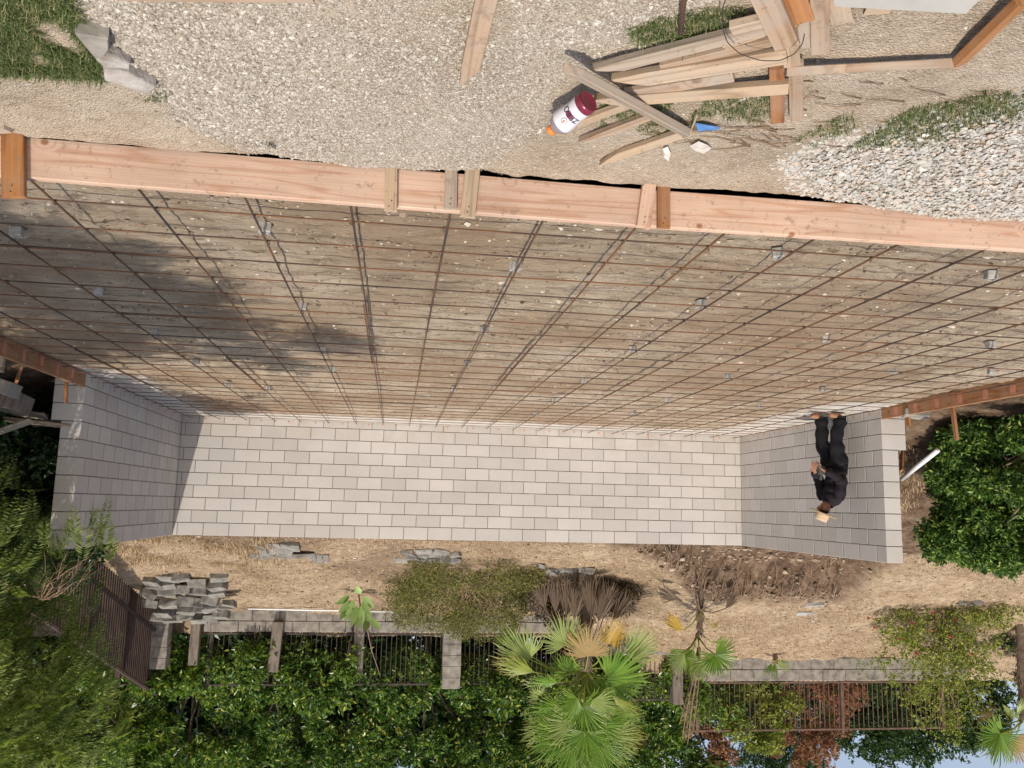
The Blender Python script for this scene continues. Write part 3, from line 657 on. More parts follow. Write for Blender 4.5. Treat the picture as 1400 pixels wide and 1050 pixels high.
# ------------------------------------------------------------ low block walls and fences at the back of the hill
def lowwall(x0, x1, z0, z1, lab, y=20.0, T=.3, course=.2):
    b = MB(); c = MB(); o = Vector(((x0+x1)/2, y, z0)); n = int(round((z1-z0)/course))
    c.box((x0-o.x, .012, -.3), (x1-o.x, T, z1-z0-.01))
    for k in range(-1, n):
        x = x0-(k % 2)*.3
        while x < x1:
            a, e_ = max(x+.006, x0-.002), min(x+.594, x1+.002)
            if e_-a > .05: b.box((a-o.x, -rng.uniform(0, .03), k*course+.006), (e_-o.x, .1, (k+1)*course-.006 if k < n-1 else z1-z0))
            x += .6
    t = empty('low_block_wall', o, label=lab, cat='low wall', group='low walls at the back of the hillside')
    c.build('wall_core', M['mortar'], t); q = b.build('wall_blocks', M['oldblock'], t); bv = q.modifiers.new('b', 'BEVEL'); bv.width = .012
lowwall(-4.7, 4.15, 3.80, 4.29, 'long low block wall under the shaded fence behind the sprawling shrub', course=.245)
lowwall(-7.35, -4.72, 4.32, 4.80, 'short stepped piece of low block wall behind the small palm', course=.24)
lowwall(-14.6, -7.37, 4.86, 5.41, 'low rough block wall under the rusty open fence', course=.275)
def fence(x0, x1, z0, z1, lab, mat, posts, y=20.18, sp=.115, group=None):
    t = empty('picket_fence', ((x0+x1)/2, y, z0), label=lab, cat='fence', group='iron picket fences on the low walls'); o = t.location
    for z in (z0+.07, z1-.03):
        r = MB(); r.box((x0-o.x, -.02, z-o.z-.02), (x1-o.x, .02, z-o.z+.02)); r.build('rail', M[mat], t)
    p = MB(); x = x0+.05
    while x < x1: p.box((x-o.x-.008, -.008, .02), (x-o.x+.008, .008, z1-z0)); x += sp
    p.build('pickets', M[mat], t)
    for px in posts:
        q = MB(); q.box((px-o.x-.035, -.037, -.1), (px-o.x+.035, .037, z1-z0+.06)); q.build('post', M[mat], t)
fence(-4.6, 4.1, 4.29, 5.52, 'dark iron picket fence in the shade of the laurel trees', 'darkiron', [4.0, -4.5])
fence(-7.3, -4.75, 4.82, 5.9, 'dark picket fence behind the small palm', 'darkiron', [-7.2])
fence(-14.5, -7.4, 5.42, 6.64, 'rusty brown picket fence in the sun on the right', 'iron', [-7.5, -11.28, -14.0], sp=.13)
def gpost(x, y, z0, z1, w, mat, lab, name='fence_post', lean=0):
    b = MB(); n = 6 if name == 'block_pillar' else 1
    for i in range(n):
        a, e_ = i/n, (i+1)/n; h = (z1-z0); b.box((-w/2+rng.uniform(-.006, .006), -w/2, a*h+.002), (w/2, w/2+rng.uniform(-.01, .006), e_*h-.002))
    o = b.build(name, M[mat]); o.location = (x, y, z0); o.rotation_euler = (0, lean, 0); bv = o.modifiers.new('b', 'BEVEL'); bv.width = .008
    tag(o, lab, 'post', 'thick posts along the shaded fence')
gpost(at(617, 900, 19.9).x, 19.9, 4.0, 5.5, .42, 'oldblock', 'square block pillar in the middle of the shaded fence', 'block_pillar')
gpost(at(378, 900, 19.95).x, 19.95, 4.05, 5.15, .24, 'post', 'pale leaning post in the shaded fence', lean=.05)
gpost(at(265, 900, 19.95).x, 19.95, 4.05, 5.0, .20, 'post', 'grey post at the left end of the shaded fence')
gpost(at(490, 900, 19.95).x, 19.95, 4.05, 5.2, .22, 'post', 'brown post behind the rubber plant')
gpost(at(218, 900, 19.6).x, 19.6, 3.6, 5.0, .36, 'oldblock', 'block pillar beside the red brown slatted fence', 'block_pillar')
gpost(at(925, 940, 19.9).x, 19.9, 4.6, 5.9, .25, 'post', 'grey post behind the small palm trunk')
# slatted fence going up the slope at the side
sf = empty('slatted_fence', (5.1, 16.5, float(terr(5.1, 16.5)[0])), label='red brown slatted fence climbing the slope at the left of the photo', cat='fence')
so_ = sf.location; sl_ = MB(); rl = []
for y in np.arange(13.2, 20.0, .125):
    x = 5.25-.15*(y-13)/7; z = 1.7+(y-13.6)*.35
    h = 1.45+.3*(y-13)/7; sl_.box((x-so_.x-.01, y-so_.y-.032, z-.05-so_.z), (x-so_.x+.01, y-so_.y+.032, z+h-so_.z)); rl.append((x-so_.x, y-so_.y, z-so_.z, h))
sl_.build('slats', M['slatwood'], sf)
for f in (.25, .98):
    q = MB(); q.tube([(a-.05, b, c+h*f) for a, b, c, h in rl[::6]+[rl[-1]]], .04, 6); q.build('rail', M['slatwood'], sf)
for a, b, c, h in rl[4::16]:
    q = MB(); q.box((a+.02, b-.05, c-.2), (a+.12, b+.05, c+h+.05)); q.build('post', M['slatwood'], sf)

# ------------------------------------------------------------ trees behind the fence
TG = 'laurel trees behind the shaded fence'
for (x, z, rx, rz, y, mat, n, lab) in [
    (4.6, 6.6, 1.4, 1.9, 21.6, 'laurel2', 9500, 'light green laurel tree at the left end of the shaded fence'),
    (2.7, 6.5, 1.5, 1.7, 22.0, 'laurel', 9500, 'dark laurel tree with yellow tips behind the pale leaning post'),
    (.9, 6.8, 1.5, 1.9, 22.4, 'laurel', 9500, 'laurel tree behind the rubber plant'),
    (-1.0, 6.7, 1.5, 1.75, 21.9, 'laurel', 9500, 'laurel tree behind the square block pillar'),
    (-2.9, 6.9, 1.6, 1.9, 22.5, 'laurel', 9500, 'dark laurel tree left of the big fan palm'),
    (-5.0, 6.8, 1.5, 1.8, 22.0, 'laurel2', 9500, 'bright laurel tree right of the big fan palm'),
    (-6.6, 6.5, 1.1, 1.4, 22.6, 'laurel', 8000, 'laurel tree behind the small palm'),
    (-8.1, 7.2, 1.0, 1.3, 23.0, 'laurel2', 7000, 'small bright tree just right of the small palm stalk'),
    (6.2, 6.2, 1.4, 2.0, 20.6, 'laurel2', 12000, 'yellow green laurel tree past the end of the slatted fence'),
    (8.3, 5.6, 1.6, 2.4, 19.0, 'laurel', 12000, 'laurel tree at the lower left corner of the photo')]:
    z -= .25; rz += .3
    leafy('laurel_tree', lab, 'tree', (x, y, 4.4), [((x, y-.5, z), (rx, 1.0, rz)), ((x+.2, 20.5 if x < 5 else y-.6, z-1.05), (rx*.85, .55, .55)), ((x, y-.2, z+1.3), (rx*.9, .9, 1.0))], int(n*1.8), .13, .056, mat, k=16, trunk=1.2, group=TG, cr=.36)
leafy('background_hedge', 'tall hedge closing the view, coloured dark for shaded gaps behind the laurel trees', 'hedge', (-1, 25, 4.5), [((x, 25.2, 7.0), (1.5, .8, 2.8)) for x in np.arange(-6.8, 13, 1.7)], 110000, .26, .15, 'darkivy', k=24, cr=.75)  # added backdrop; its dark leaf colour stands in for shaded gaps between crowns
leafy('background_hedge', 'hazy olive trees far behind the rusty fence', 'hedge', (-12, 28, 4.5), [((x, 28, 6.9+.7*math.sin(x*1.7)), (1.5, .8, 2.0)) for x in np.arange(-19.5, -8, 1.7)], 42000, .22, .10, 'darktree', k=14, cr=.6)
# sprigs growing through the fence
for px, py, Y, s, lab in ((352, 885, 19.9, .33, 'light green sprig growing through the fence left of the pale post'), (480, 905, 19.8, .38, 'light green sprig below the rubber plant leaves'),
                     (850, 935, 19.6, .4, 'light green sprig by the right side of the big palm'), (345, 905, 19.9, .3, 'light green sprig under the other one by the leaning post')):
    p = at(px, py, Y); leafy('climbing_shrub', lab, 'shrub', (p.x, Y+.1, 4.3), [(tuple(p), (s, .25, s*1.3))], 650, .11, .05, 'laurel2', k=8, cr=.18, trunk=.2, r0=.015, nlimb=5, group='sprigs growing through the fence')
q = at(1118, 985, 21.6); leafy('bougainvillea', 'red brown bougainvillea behind the rusty fence', 'shrub', (q.x, 21.6, 4.8), [((q.x, 21.6, 6.4), (1.1, .7, 1.5)), ((q.x-.5, 21.5, 5.7), (.8, .5, .7)), ((q.x+.4, 21.7, 7.3), (.9, .5, .8))], 11000, .085, .05, 'boug', k=26, cr=.26, trunk=.5, r0=.05)
q = at(985, 1020, 22.2); leafy('bougainvillea', 'narrow orange red bush behind the small palm stalk', 'shrub', (q.x, 22.2, 4.8), [((q.x, 22.2, 7.0), (.45, .4, 1.0))], 2200, .10, .07, 'boug', k=10, cr=.28, trunk=.8, r0=.04)
q = at(1035, 960, 20.8); leafy('loose_shrub', 'pale yellow green shrub at the left end of the rusty fence', 'shrub', (q.x, 20.8, 5.3), [((q.x, 20.6, 6.2), (1.5, .5, 1.0))], 8000, .11, .05, 'rose', k=18, cr=.3, trunk=.3, r0=.03)
q = at(1040, 1030, 23); leafy('willowy_tree', 'thin drooping tree against the sky behind the rusty fence', 'tree', (q.x, 23, 4.9), [((q.x, 23, 7.7), (1.3, .6, 1.4)), ((q.x+.9, 23, 6.6), (.9, .5, 1.0)), ((q.x-1.0, 23.2, 8.0), (1.2, .5, .9))], 15000, .13, .035, 'darktree', k=16, cr=.35, trunk=1.5, r0=.05, up=-.6)
q = at(1225, 1010, 24); leafy('round_tree', 'dense dark green tree behind the right half of the rusty fence', 'tree', (q.x, 24, 5.2), [((q.x, 24, 7.4), (2.0, 1.1, 1.7)), ((q.x+1.2, 24, 6.3), (1.2, .9, 1.3)), ((q.x-2.2, 24, 6.8), (1.6, .9, 1.4))], 34000, .13, .06, 'darktree', k=34, cr=.42, trunk=.5)
q = at(1395, 905, 18.8); leafy('dry_bush', 'dark dry bush at the right edge beside the rose bush', 'shrub', (q.x, 18.8, 4.0), [((q.x, 18.9, 4.7), (.9, .8, 1.1))], 5200, .10, .035, 'darkivy', k=18, cr=.35, trunk=.4, r0=.04)
# neighbour's shed seen through the fence
q = at(1190, 945, 26); sh = empty('neighbour_shed', (q.x, 26, 5.2), label='white walled shed with a brown roof edge seen through the rusty fence', cat='shed')
b = MB(); b.box((-1.4, 0, -.6), (.35, 2.4, .75)); b.build('wall', flat('shed_wall', (.68, .66, .62)), sh)
b = MB(); b.box((-1.7, -.25, .75), (1.9, 2.6, .86)); b.build('roof', flat('shed_roof', (.36, .22, .17)), sh)
b = MB(); b.box((-.35, -.02, -.4), (.1, .0-.001, .4)); b.build('window', flat('shed_window', (.05, .06, .07), .2), sh)

# ------------------------------------------------------------ plants on the hill
p = on_hill(635, 775)
cs = []
for a in range(60):
    px, py = rng.uniform(532, 742), rng.uniform(766, 868)
    if ((px-640)/112)**2+((py-812)/62)**2 > 1: continue
    Yw = 15.7+(py-766)/100*3.0; c = at(px, py, Yw); cs.append((c.x, c.y, max(c.z-.12, float(terr(c.x, c.y)[0])+.05)))
C = np.array(cs); sh = empty('sprawling_shrub', (C[:, 0].mean(), C[:, 1].mean(), float(terr(C[:, 0].mean(), C[:, 1].mean())[0])), label='wide sprawling olive green shrub in the middle of the hillside', cat='shrub'); off_ = np.array(sh.location)
V, F = foliage(C, .38, 60000, .042, .02, shell=.3, star=4); mesh_np('crown', V-off_, F, M['olive'], sh)
tw = MB(); limbs(tw, (0, 0, -.02), C-off_, .014, .12, jit=.04); tw.build('stem', M['twig'], sh)

rb = on_hill(1290, 832); r_ = empty('rose_bush', rb, label='tall loose rose bush with small red blooms on the right of the hillside', cat='bush')
tips = []
for px, py, dy in [(1210,850,0),(1225,880,.2),(1205,905,.3),(1240,870,-.2),(1255,900,.3),(1262,935,.5),(1285,905,.2),(1300,880,0),(1320,860,-.3),(1345,845,-.3),(1370,850,-.2),(1385,835,0),(1360,880,.2),(1340,910,.4),(1320,940,.6),(1300,975,.7),(1270,965,.8),(1345,950,.6),(1372,920,.5),(1310,1000,.9),(1230,925,.5),(1250,960,.7),(1305,925,.4),(1335,985,.8),(1285,1000,.9),(1320,900,.1)]:
    tips.append(np.array(at(px, py, rb.y+dy))-np.array(rb))
tips = np.array(tips); st = MB(); limbs(st, (0, 0, -.03), tips, .016, .18, jit=.05); st.build('stems', M['twig'], r_)
C = np.concatenate([tips*f+rng.normal(0, .12, tips.shape) for f in (.5, .6, .7, .8, .9, 1., 1.05)])
C = np.concatenate([C, C+rng.normal(0, .16, C.shape)])
V, F = foliage(C, .17, 15000, .062, .036, star=3); mesh_np('leaves', V, F, M['rose'], r_)
mr = flat('rose_petal', (.45, .08, .09), .6)
for px, py in [(1222,812),(1247,852),(1275,838),(1305,848),(1230,873),(1273,862),(1341,863),(1361,858),(1378,825),(1370,815),(1196,858),(1300,871),(1328,895),(1187,845),(1253,893)]:
    c = np.array(at(px, py, rb.y-.25))-np.array(rb); V, F = ico(); k = 14; mb = MB()
    d = rdir(k); V, F = leaves(np.repeat(c[None], k, 0), d, rdir(k), .045, .04, .4); mb.add(V, F); mb.build('bloom', mr, r_)

# rubber plant with big leaves
pb = on_hill(489, 806); rp = empty('rubber_plant', pb, label='young plant with big pale green leaves in front of the low wall', cat='plant')
st = MB(); e1 = np.array(at(500, 850, pb.y-.1))-np.array(pb); st.tube([(0, 0, -.05), e1*.5+np.array([.03, 0, 0]), e1], [.02, .016, .01], 6); st.tube([e1, e1+[-.15, .1, .6], e1+[-.35, .3, 1.15]], [.012, .01, .006], 6); st.build('stem', M['twig'], rp)
m_, t_, b_ = mk('rubber_leaf', .35, .4); b_.inputs['Base Color'].default_value = (.21, .31, .09, 1)
lp = [((480,822),(462,838)),((484,826),(470,850)),((488,828),(480,858)),((492,828),(497,855)),((495,822),(508,842)),((478,815),(458,826)),((492,812),(487,800)),((496,815),(512,832)),((503,848),(497,864)),((508,846),(521,860)),((484,820),(474,843)),((489,832),(490,862)),((500,840),(509,850)),((476,828),(464,848))]
for (a, b), (c, d) in lp:
    A = np.array(at(a, b, pb.y-.12+rng.uniform(-.1, .1)))-np.array(pb); B = np.array(at(c, d, pb.y-.25+rng.uniform(-.2, .1)))-np.array(pb)
    s = np.linspace(0, 1, 8); ax = B-A; L = np.linalg.norm(ax); ax /= L; sd = unit(np.cross(ax, [0, -1, .35])); nn = np.cross(sd, ax)
    wv = .075*np.sin(np.clip(s, 0, 1)**.8*math.pi)+.002; V = []
    for si, wi in zip(s, wv): V += [A+ax*L*si-sd*wi+nn*wi*.3, A+ax*L*si, A+ax*L*si+sd*wi+nn*wi*.3]
    i = np.arange(7)[:, None]*3; F = np.concatenate([i+np.array([[0, 1, 4, 3]]), i+np.array([[1, 2, 5, 4]])]); mesh_np('leaf', V, F, m_, rp, smooth=True)

# ------------------------------------------------------------ fan palms
def palm_mat(name, a, b, tip):
    m, t, bs = mk(name, .42, .4); at1 = t.nodes.new('ShaderNodeAttribute'); at1.attribute_name = 'along'
    c = mix(t, islandrand(t), a, b); c = mix(t, ramp(t, at1.outputs['Fac'], [(.72, g3(0)), (1., g3(.9))]), c, tip); t.links.new(c, bs.inputs['Base Color'])
    tr = t.nodes.new('ShaderNodeBsdfTranslucent'); mx = t.nodes.new('ShaderNodeMixShader'); mx.inputs[0].default_value = .35
    t.links.new(mix(t, 1., c, (1.3, 1.4, .7), 'MULTIPLY'), tr.inputs[0]); t.links.new(bs.outputs[0], mx.inputs[1]); t.links.new(tr.outputs[0], mx.inputs[2]); t.links.new(mx.outputs[0], t.nodes['Material Output'].inputs[0]); return m
PM = {'g': palm_mat('palm_green', (.10, .21, .025), (.24, .37, .055), (.34, .33, .11)), 'l': palm_mat('palm_light_green', (.28, .36, .11), (.40, .46, .17), (.38, .32, .13)),
      'y': palm_mat('palm_yellow', (.50, .34, .06), (.62, .42, .10), (.24, .10, .04)), 'o': palm_mat('palm_fading', (.42, .34, .14), (.55, .36, .20), (.22, .09, .04)),
      'm': palm_mat('palm_edge_yellow', (.24, .30, .06), (.36, .38, .08), (.45, .28, .08)), 'd': palm_mat('palm_dead', (.13, .09, .062), (.30, .22, .155), (.15, .11, .08))}
def fan(parent, hub, base, axis, normal, rad, spread, mat, nseg=34, droop=.25, join=.42, petr=.011, seg_w=1.15):
    """petiole from hub to base, then the pleated blade"""
    hub, base, ax = (np.array(v, float) for v in (hub, base, axis)); ax = unit(ax); nn = np.array(normal, float); nn = unit(nn-ax*nn.dot(ax)); sd = np.cross(nn, ax)
    fr = empty('frond', (0, 0, 0)); fr.parent = parent
    V = []; F4 = []; al = []
    for k in range(nseg):
        f = (k+.5)/nseg-.5; a = f*spread; L = rad*(1-.30*abs(f*2)**2.2)*rng.uniform(.9, 1.06); hw = L*math.sin(min(.45, spread/nseg/2))*seg_w
        d = ax*math.cos(a)+sd*math.sin(a); e = -ax*math.sin(a)+sd*math.cos(a); cup = nn*(.16*(1-math.cos(a)))
        for i, (s, wd) in enumerate(((.0, .06), (.25, .30), (join, join), (.8, .36), (1., .03))):
            dr = np.array([0, 0, -1.])*L*droop*max(0, s-.35)**1.6*2.2+rng.normal(0, .014, 3)*(s > .6)*(1+(s > .9))
            c = base+(d+cup*s)*L*s+dr; V += [c-e*hw*wd, c+nn*hw*.35*min(1, wd*2), c+e*hw*wd]; al += [s*.9+rng.uniform(0, .12)]*3
        o = k*15
        for i in range(4): F4 += [(o+i*3, o+i*3+1, o+i*3+4, o+i*3+3), (o+i*3+1, o+i*3+2, o+i*3+5, o+i*3+4)]
    bo_ = mesh_np('blade', V, np.array(F4), PM[mat], fr); at1 = bo_.data.attributes.new('along', 'FLOAT', 'POINT'); at1.data.foreach_set('value', np.array(al, np.float32))
    mb = MB(); mid = (hub+base)/2+np.array([0, 0, np.linalg.norm(hub-base)*.12]); mb.tube([hub, mid, base, base+ax*rad*.12], [petr*1.6, petr*1.2, petr, petr*.4], 6)
    mb.build('petiole', PM['d' if mat == 'd' else 'm'], fr, smooth=True); return fr
def palm_from(name, lab, base, crown_px, Y, fr, trunk_r, dead=(), grp='fan palms on the hillside', s=None):
    """fr: blade base pixel, tip pixel, material, spread, normal tilt, depth"""
    b = Vector(base); t = empty(name, b, label=lab, cat='palm', group=grp); ob = np.array(b); hub = np.array(at(*crown_px, Y))-ob
    mb = MB(); n = 9; ss_ = np.linspace(0, 1, n); P = np.outer(ss_, hub); P[0, 2] -= .15
    mb.tube(P, [trunk_r*(1.15-.25*q+.08*(i % 2)) for i, q in enumerate(ss_)], 12); mb.build('trunk', M['trunk'], t)
    fb = MB()
    for i in range(110):
        z = rng.random(); c = hub*z; a = rng.uniform(0, 6.28); r = trunk_r*1.05; d = np.array([math.cos(a), math.sin(a), 0]); fb.tube([c+d*r*.8, c+d*(r+.04)+[0, 0, .09]], [.018, .004], 4)
    fb.build('leaf_bases', M['twig'], t)
    for (a, c, mat, spr, nz, dep) in fr:
        A = np.array(at(*a, Y+dep))-ob; B = np.array(at(*c, Y+dep-.12))-ob; ax = B-A; rad = np.linalg.norm(ax)*1.15
        fan(t, hub+rng.normal(0, .03, 3), A, ax, (rng.normal(0, .15), -1, nz), rad, R(spr), mat, droop=.1 if mat != 'd' else .3)
    return t
b1_ = on_hill(800, 783)
big = palm_from('fan_palm', 'large fan palm with green and yellow fronds in the middle', b1_, (800, 916), b1_.y+.3, [
    ((797,966),(798,1006),'g',290,.35,-.25),((786,985),(752,1016),'l',170,.5,0),((812,988),(846,1018),'g',180,.4,0),((800,1000),(798,1046),'g',190,.3,-.1),
    ((770,1000),(732,1040),'g',150,.5,.1),((828,1002),(862,1040),'l',150,.5,.1),((784,1012),(764,1062),'g',140,.3,.05),((816,1014),(832,1064),'g',140,.3,.05),((800,1022),(800,1078),'l',120,.3,.1),
    ((775,968),(722,990),'g',110,.7,0),((824,976),(872,996),'g',120,.7,.05),((760,985),(716,1012),'l',90,.7,.2),((838,990),(878,1020),'m',70,.7,.2),((790,955),(765,985),'g',160,.5,-.35),((810,957),(838,982),'l',150,.5,-.3),
    ((832,927),(884,934),'g',250,.5,-.15),((762,933),(722,936),'g',120,1.6,-.3),((838,952),(868,980),'m',70,1.2,-.2),((736,951),(726,944),'l',240,.4,-.2),
    ((774,881),(768,846),'l',230,.25,-.55),((724,901),(684,880),'l',190,.5,-.3),((731,919),(682,910),'m',80,1.2,-.35),((857,896),(898,872),'l',140,.6,-.2),
    ((804,897),(800,860),'o',190,.2,-.6),((832,880),(848,852),'y',190,.3,-.45),((700,880),(684,862),'g',120,.4,.1),((775,920),(760,900),'g',220,.5,-.1),((812,935),(818,960),'g',250,.5,0)], .13)
for (a, c, dep) in [((745,832),(735,795),-.1),((760,838),(757,790),-.3),((775,842),(778,788),-.2),((792,840),(796,795),0),((808,845),(815,790),-.3),((826,842),(840,800),-.1),((838,848),(862,812),0),((752,845),(722,815),.1),((785,846),(790,805),-.5),((818,850),(830,808),-.5)]:
    ob = np.array(b1_); A = np.array(at(*a, b1_.y+dep))-ob; B = np.array(at(*c, b1_.y+dep))-ob; B[2] = max(B[2], .02)
    fan(big, np.array(at(800, 900, b1_.y+.3))-ob, A, B-A, (rng.normal(0, .4), -1, .2), np.linalg.norm(B-A), R(60), 'd', nseg=18, droop=.1, join=.35, seg_w=2.0)
b2_ = on_hill(958, 800)
sm = palm_from('fan_palm', 'small fan palm with a bare stem and dead fronds at its foot', b2_, (957, 868), b2_.y+.1, [
    ((936,893),(918,918),'l',110,.4,-.1),((934,892),(912,905),'g',100,.5,-.1),((978,895),(996,922),'g',270,.25,-.3),((958,902),(958,932),'l',210,.3,0),((985,880),(990,872),'g',180,.5,.1),((948,888),(932,925),'g',120,.4,.2)], .05)
ob = np.array(b2_)
for (a, c, dep) in [((948,812),(940,772),-.3),((972,806),(974,764),-.35),((927,820),(896,797),-.2),((986,812),(1002,782),-.3),((992,832),(1008,812),-.1),((953,812),(950,765),-.5),((935,862),(908,845),0.),((975,858),(982,852),0.)]:
    A = np.array(at(*a, b2_.y+dep))-ob; B = np.array(at(*c, b2_.y+dep))-ob; A[2] = max(A[2], .12); B[2] = max(B[2], .1)
    fan(sm, np.array(at(958, 835, b2_.y))-ob, A, B-A, (rng.normal(0, .4), -1, .2), np.linalg.norm(B-A), R(58), 'd' if c[1] < 840 else 'y', nseg=18, droop=.1, join=.4, seg_w=2.2)
mb = MB()
for k, (dx, top) in enumerate(((0, 1018), (-6, 1005), (6, 1008), (-10, 990))):
    mb.tube([np.array(at(x, y, b2_.y+.35+k*.05))-ob for x, y in ((956+dx*.2, 885), (952+dx*.6, 925), (946+dx, 965), (940+dx*1.1, top))], [.022-.004*k, .02-.003*k, .014, .005], 6)
for k in range(60):
    y = rng.uniform(960, 1012); x = 942-(y-985)*.05+rng.normal(0, 5); A = np.array(at(x, y, b2_.y+.4))-ob; mb.tube([A, A+rng.normal(0, .06, 3)+[0, 0, -.22]], [.006, .002], 4)
mb.build('dry_flower_stalk', M['twig'], sm, smooth=True)
b3_ = Vector(at(1400, 955, 18.0)); b3_.z = float(terr(b3_.x, 18.0)[0])
palm_from('fan_palm', 'fan palm cut by the right edge of the photo against the sky', b3_, (1398, 985), 17.8, [
    ((1368,1003),(1360,1048),'g',230,.3,-.1),((1372,1000),(1338,1020),'g',150,.4,0),((1390,975),(1412,960),'l',120,.5,0),((1385,1010),(1410,1040),'o',160,.4,.2),((1370,962),(1390,985),'l',40,.8,-.1),((1352,985),(1342,970),'o',120,.4,.2)], .07)
b4_ = on_hill(1060, 893)
palm_from('palm_seedling', 'tiny palm seedling in front of the low rough wall', b4_, (1060, 903), b4_.y-.1, [((1060,906),(1056,930),'g',60,.4,0),((1062,904),(1078,918),'l',50,.4,0),((1056,906),(1046,924),'g',50,.4,0),((1066,902),(1078,908),'g',40,.4,0)], .02, grp=None)

p = at(800, 835, 17.0); leafy('dead_undergrowth', 'dark brown tangle at the foot of the large fan palm', 'shrub', (p.x, 17.2, float(terr(p.x, 17.2)[0])), [((p.x, 17.1, 3.25), (1.1, .5, .38)), ((p.x-.5, 17.0, 3.0), (.6, .4, .25))], 9000, .13, .02, 'brownleaf', k=24, cr=.28, trunk=.1, r0=.02, barkmat='twig')
# ------------------------------------------------------------ hedges at the sides
hb = Vector((-8.4, 9.8, .1))
cr_ = [((-8.0, 8.4, .95), (.65, .9, .75)), ((-8.2, 9.6, 1.0), (.65, .8, .85)), ((-8.3, 10.6, 1.05), (.65, .7, .9)), ((-7.85, 10.4, 1.35), (.4, .5, .45)), ((-7.5, 10.5, 1.62), (.22, .3, .2)), ((-7.6, 10.2, .4), (.3, .5, .25)), ((-8.0, 10.4, 1.85), (.5, .4, .15)), ((-7.55, 10.5, 1.0), (.22, .3, .35)), ((-9.3, 10.2, 2.0), (.5, .4, .3)), ((-8.5, 9.8, 2.05), (.3, .3, .15)), ((-7.75, 10.1, .75), (.4, .5, .5)), ((-8.0, 10.2, .35), (.5, .5, .3)), ((-8.6, 10.8, 1.75), (.7, .5, .35)), ((-7.7, 8.6, .45), (.4, .6, .35)), ((-8.9, 11.2, 1.15), (.9, .6, .85)), ((-9.5, 9.5, 1.1), (1.1, 1.6, 1.0)), ((-8.6, 7.2, .8), (1.0, .8, .7))]
leafy('glossy_hedge', 'glossy green hedge at the right beside the wall end', 'hedge', hb, cr_, 130000, .072, .03, 'hedge', k=14, cr=.2, trunk=.3, r0=.04, nlimb=26, barkmat='twig', shell=.2)
leafy('ivy_bank', 'dark ivy bank at the left beside the wall end', 'ivy', (5.0, 11.2, .3), [((4.55, 10.6, .85), (.55, .8, .75)), ((4.75, 11.8, 1.4), (.6, .9, .95)), ((5.0, 13.0, 1.9), (.7, .8, .8)), ((5.6, 11.5, 1.8), (1.0, 1.6, 1.3)), ((4.9, 9.9, .45), (.5, .5, .35))], 42000, .075, .05, 'darkivy', k=22, cr=.3, trunk=.3, r0=.03, nlimb=12)
# ------------------------------------------------------------ feathery tree, overhanging on the left; its crown shades that side of the bed
def pinnate(base, D, L, npair, ll, lw, droop=.35):
    """one compound leaf per row of base/D: returns leaflets and rachis"""
    n = len(base); D = unit(D); s = np.linspace(.12, 1, npair); up = np.array([0, 0, 1.])
    Sd = unit(np.cross(D, up)+1e-3); N = unit(np.cross(Sd, D)); P = []; A = []; Nn = []; ls = []
    for q in s:
        c = base+D*(L*q)[:, None]-up*(L*droop*q*q)[:, None]; f = ll*math.sin(math.pi*(.15+.8*q))*1.05
        for g in (-1, 1): P.append(c); A.append(Sd*g+D*.55+rng.normal(0, .08, (n, 3))); Nn.append(N+rng.normal(0, .2, (n, 3))); ls.append(np.full(n, f))
    return leaves(np.concatenate(P), np.concatenate(A), np.concatenate(Nn), np.concatenate(ls), np.concatenate(ls)*lw/ll, .1)
ft = empty('feathery_tree', (6.3, 7.2, -.1), label='feathery leaved tree overhanging the left side of the photo', cat='tree'); o_ = np.array(ft.location)
bs_ = []
while len(bs_) < 2600:
    x, y, z = rng.uniform(2.6, 6.2), rng.uniform(8.6, 11.6), rng.uniform(1.2, 4.6)
    lim = 4.12-(z-1.3)*.43+(y-9)*.14
    if z-(13.9-y)/.64 > 0 and x < 4.4: continue
    if x > lim-.12+rng.exponential(.22) and fbm(x*1.5+y, z*1.5, 3, 80) > .40: bs_.append((x, y, z))
bs_ = np.array(bs_); Dd = unit(np.stack([-np.abs(rng.normal(.5, .4, len(bs_))), rng.normal(-.2, .5, len(bs_)), rng.normal(-.25, .5, len(bs_))], -1))
V, F = pinnate(bs_, Dd, rng.uniform(.3, .55, len(bs_)), 17, .10, .024); fb = MB(); fb.add(V-o_, F)
sh_t = [(40,385,.7),(100,355,.45),(20,335,.4),(110,425,.75),(180,415,.55),(235,400,.35),(270,450,.5),(60,480,.6),(330,485,.35),(150,470,.5),(215,440,.45),(445,470,.33),(380,500,.25)]
cc = []
for px, py, r in sh_t:
    g = G(px, py, -.05); h = 4.6+.5*rng.random(); c = g+Vector(SUN)*(h/SUN.z); cc.append(((c.x, c.y, c.z), r))
for (c, r) in cc:
    k = int(260*r*r/.36); bb = np.array(c)+rng.normal(0, 1, (k, 3))*[r*.5, r*.62, .22]
    V, F = pinnate(bb, rng.normal(0, 1, (k, 3))*[1, 1, .25], rng.uniform(.3, .5, k), 9, .10, .035, .2); fb.add(V-o_, F)
fb.build('crown', M['feather'], ft)
tb = MB(); tb.tube([(0, 0, -.3), (.05, .1, 1.5), (-.2, .1, 3.0), (-.5, 0, 4.0)], [.2, .16, .13, .1], 10); top = np.array([-.5, 0, 4.0])
limbs(tb, top, [np.array(c)-o_ for c, r in cc], .045, .35, jit=.05); limbs(tb, (-.1, .1, 2.2), bs_[:26]-o_, .02, .2, jit=.08); tb.build('trunk', M['trunk'], ft, smooth=True)
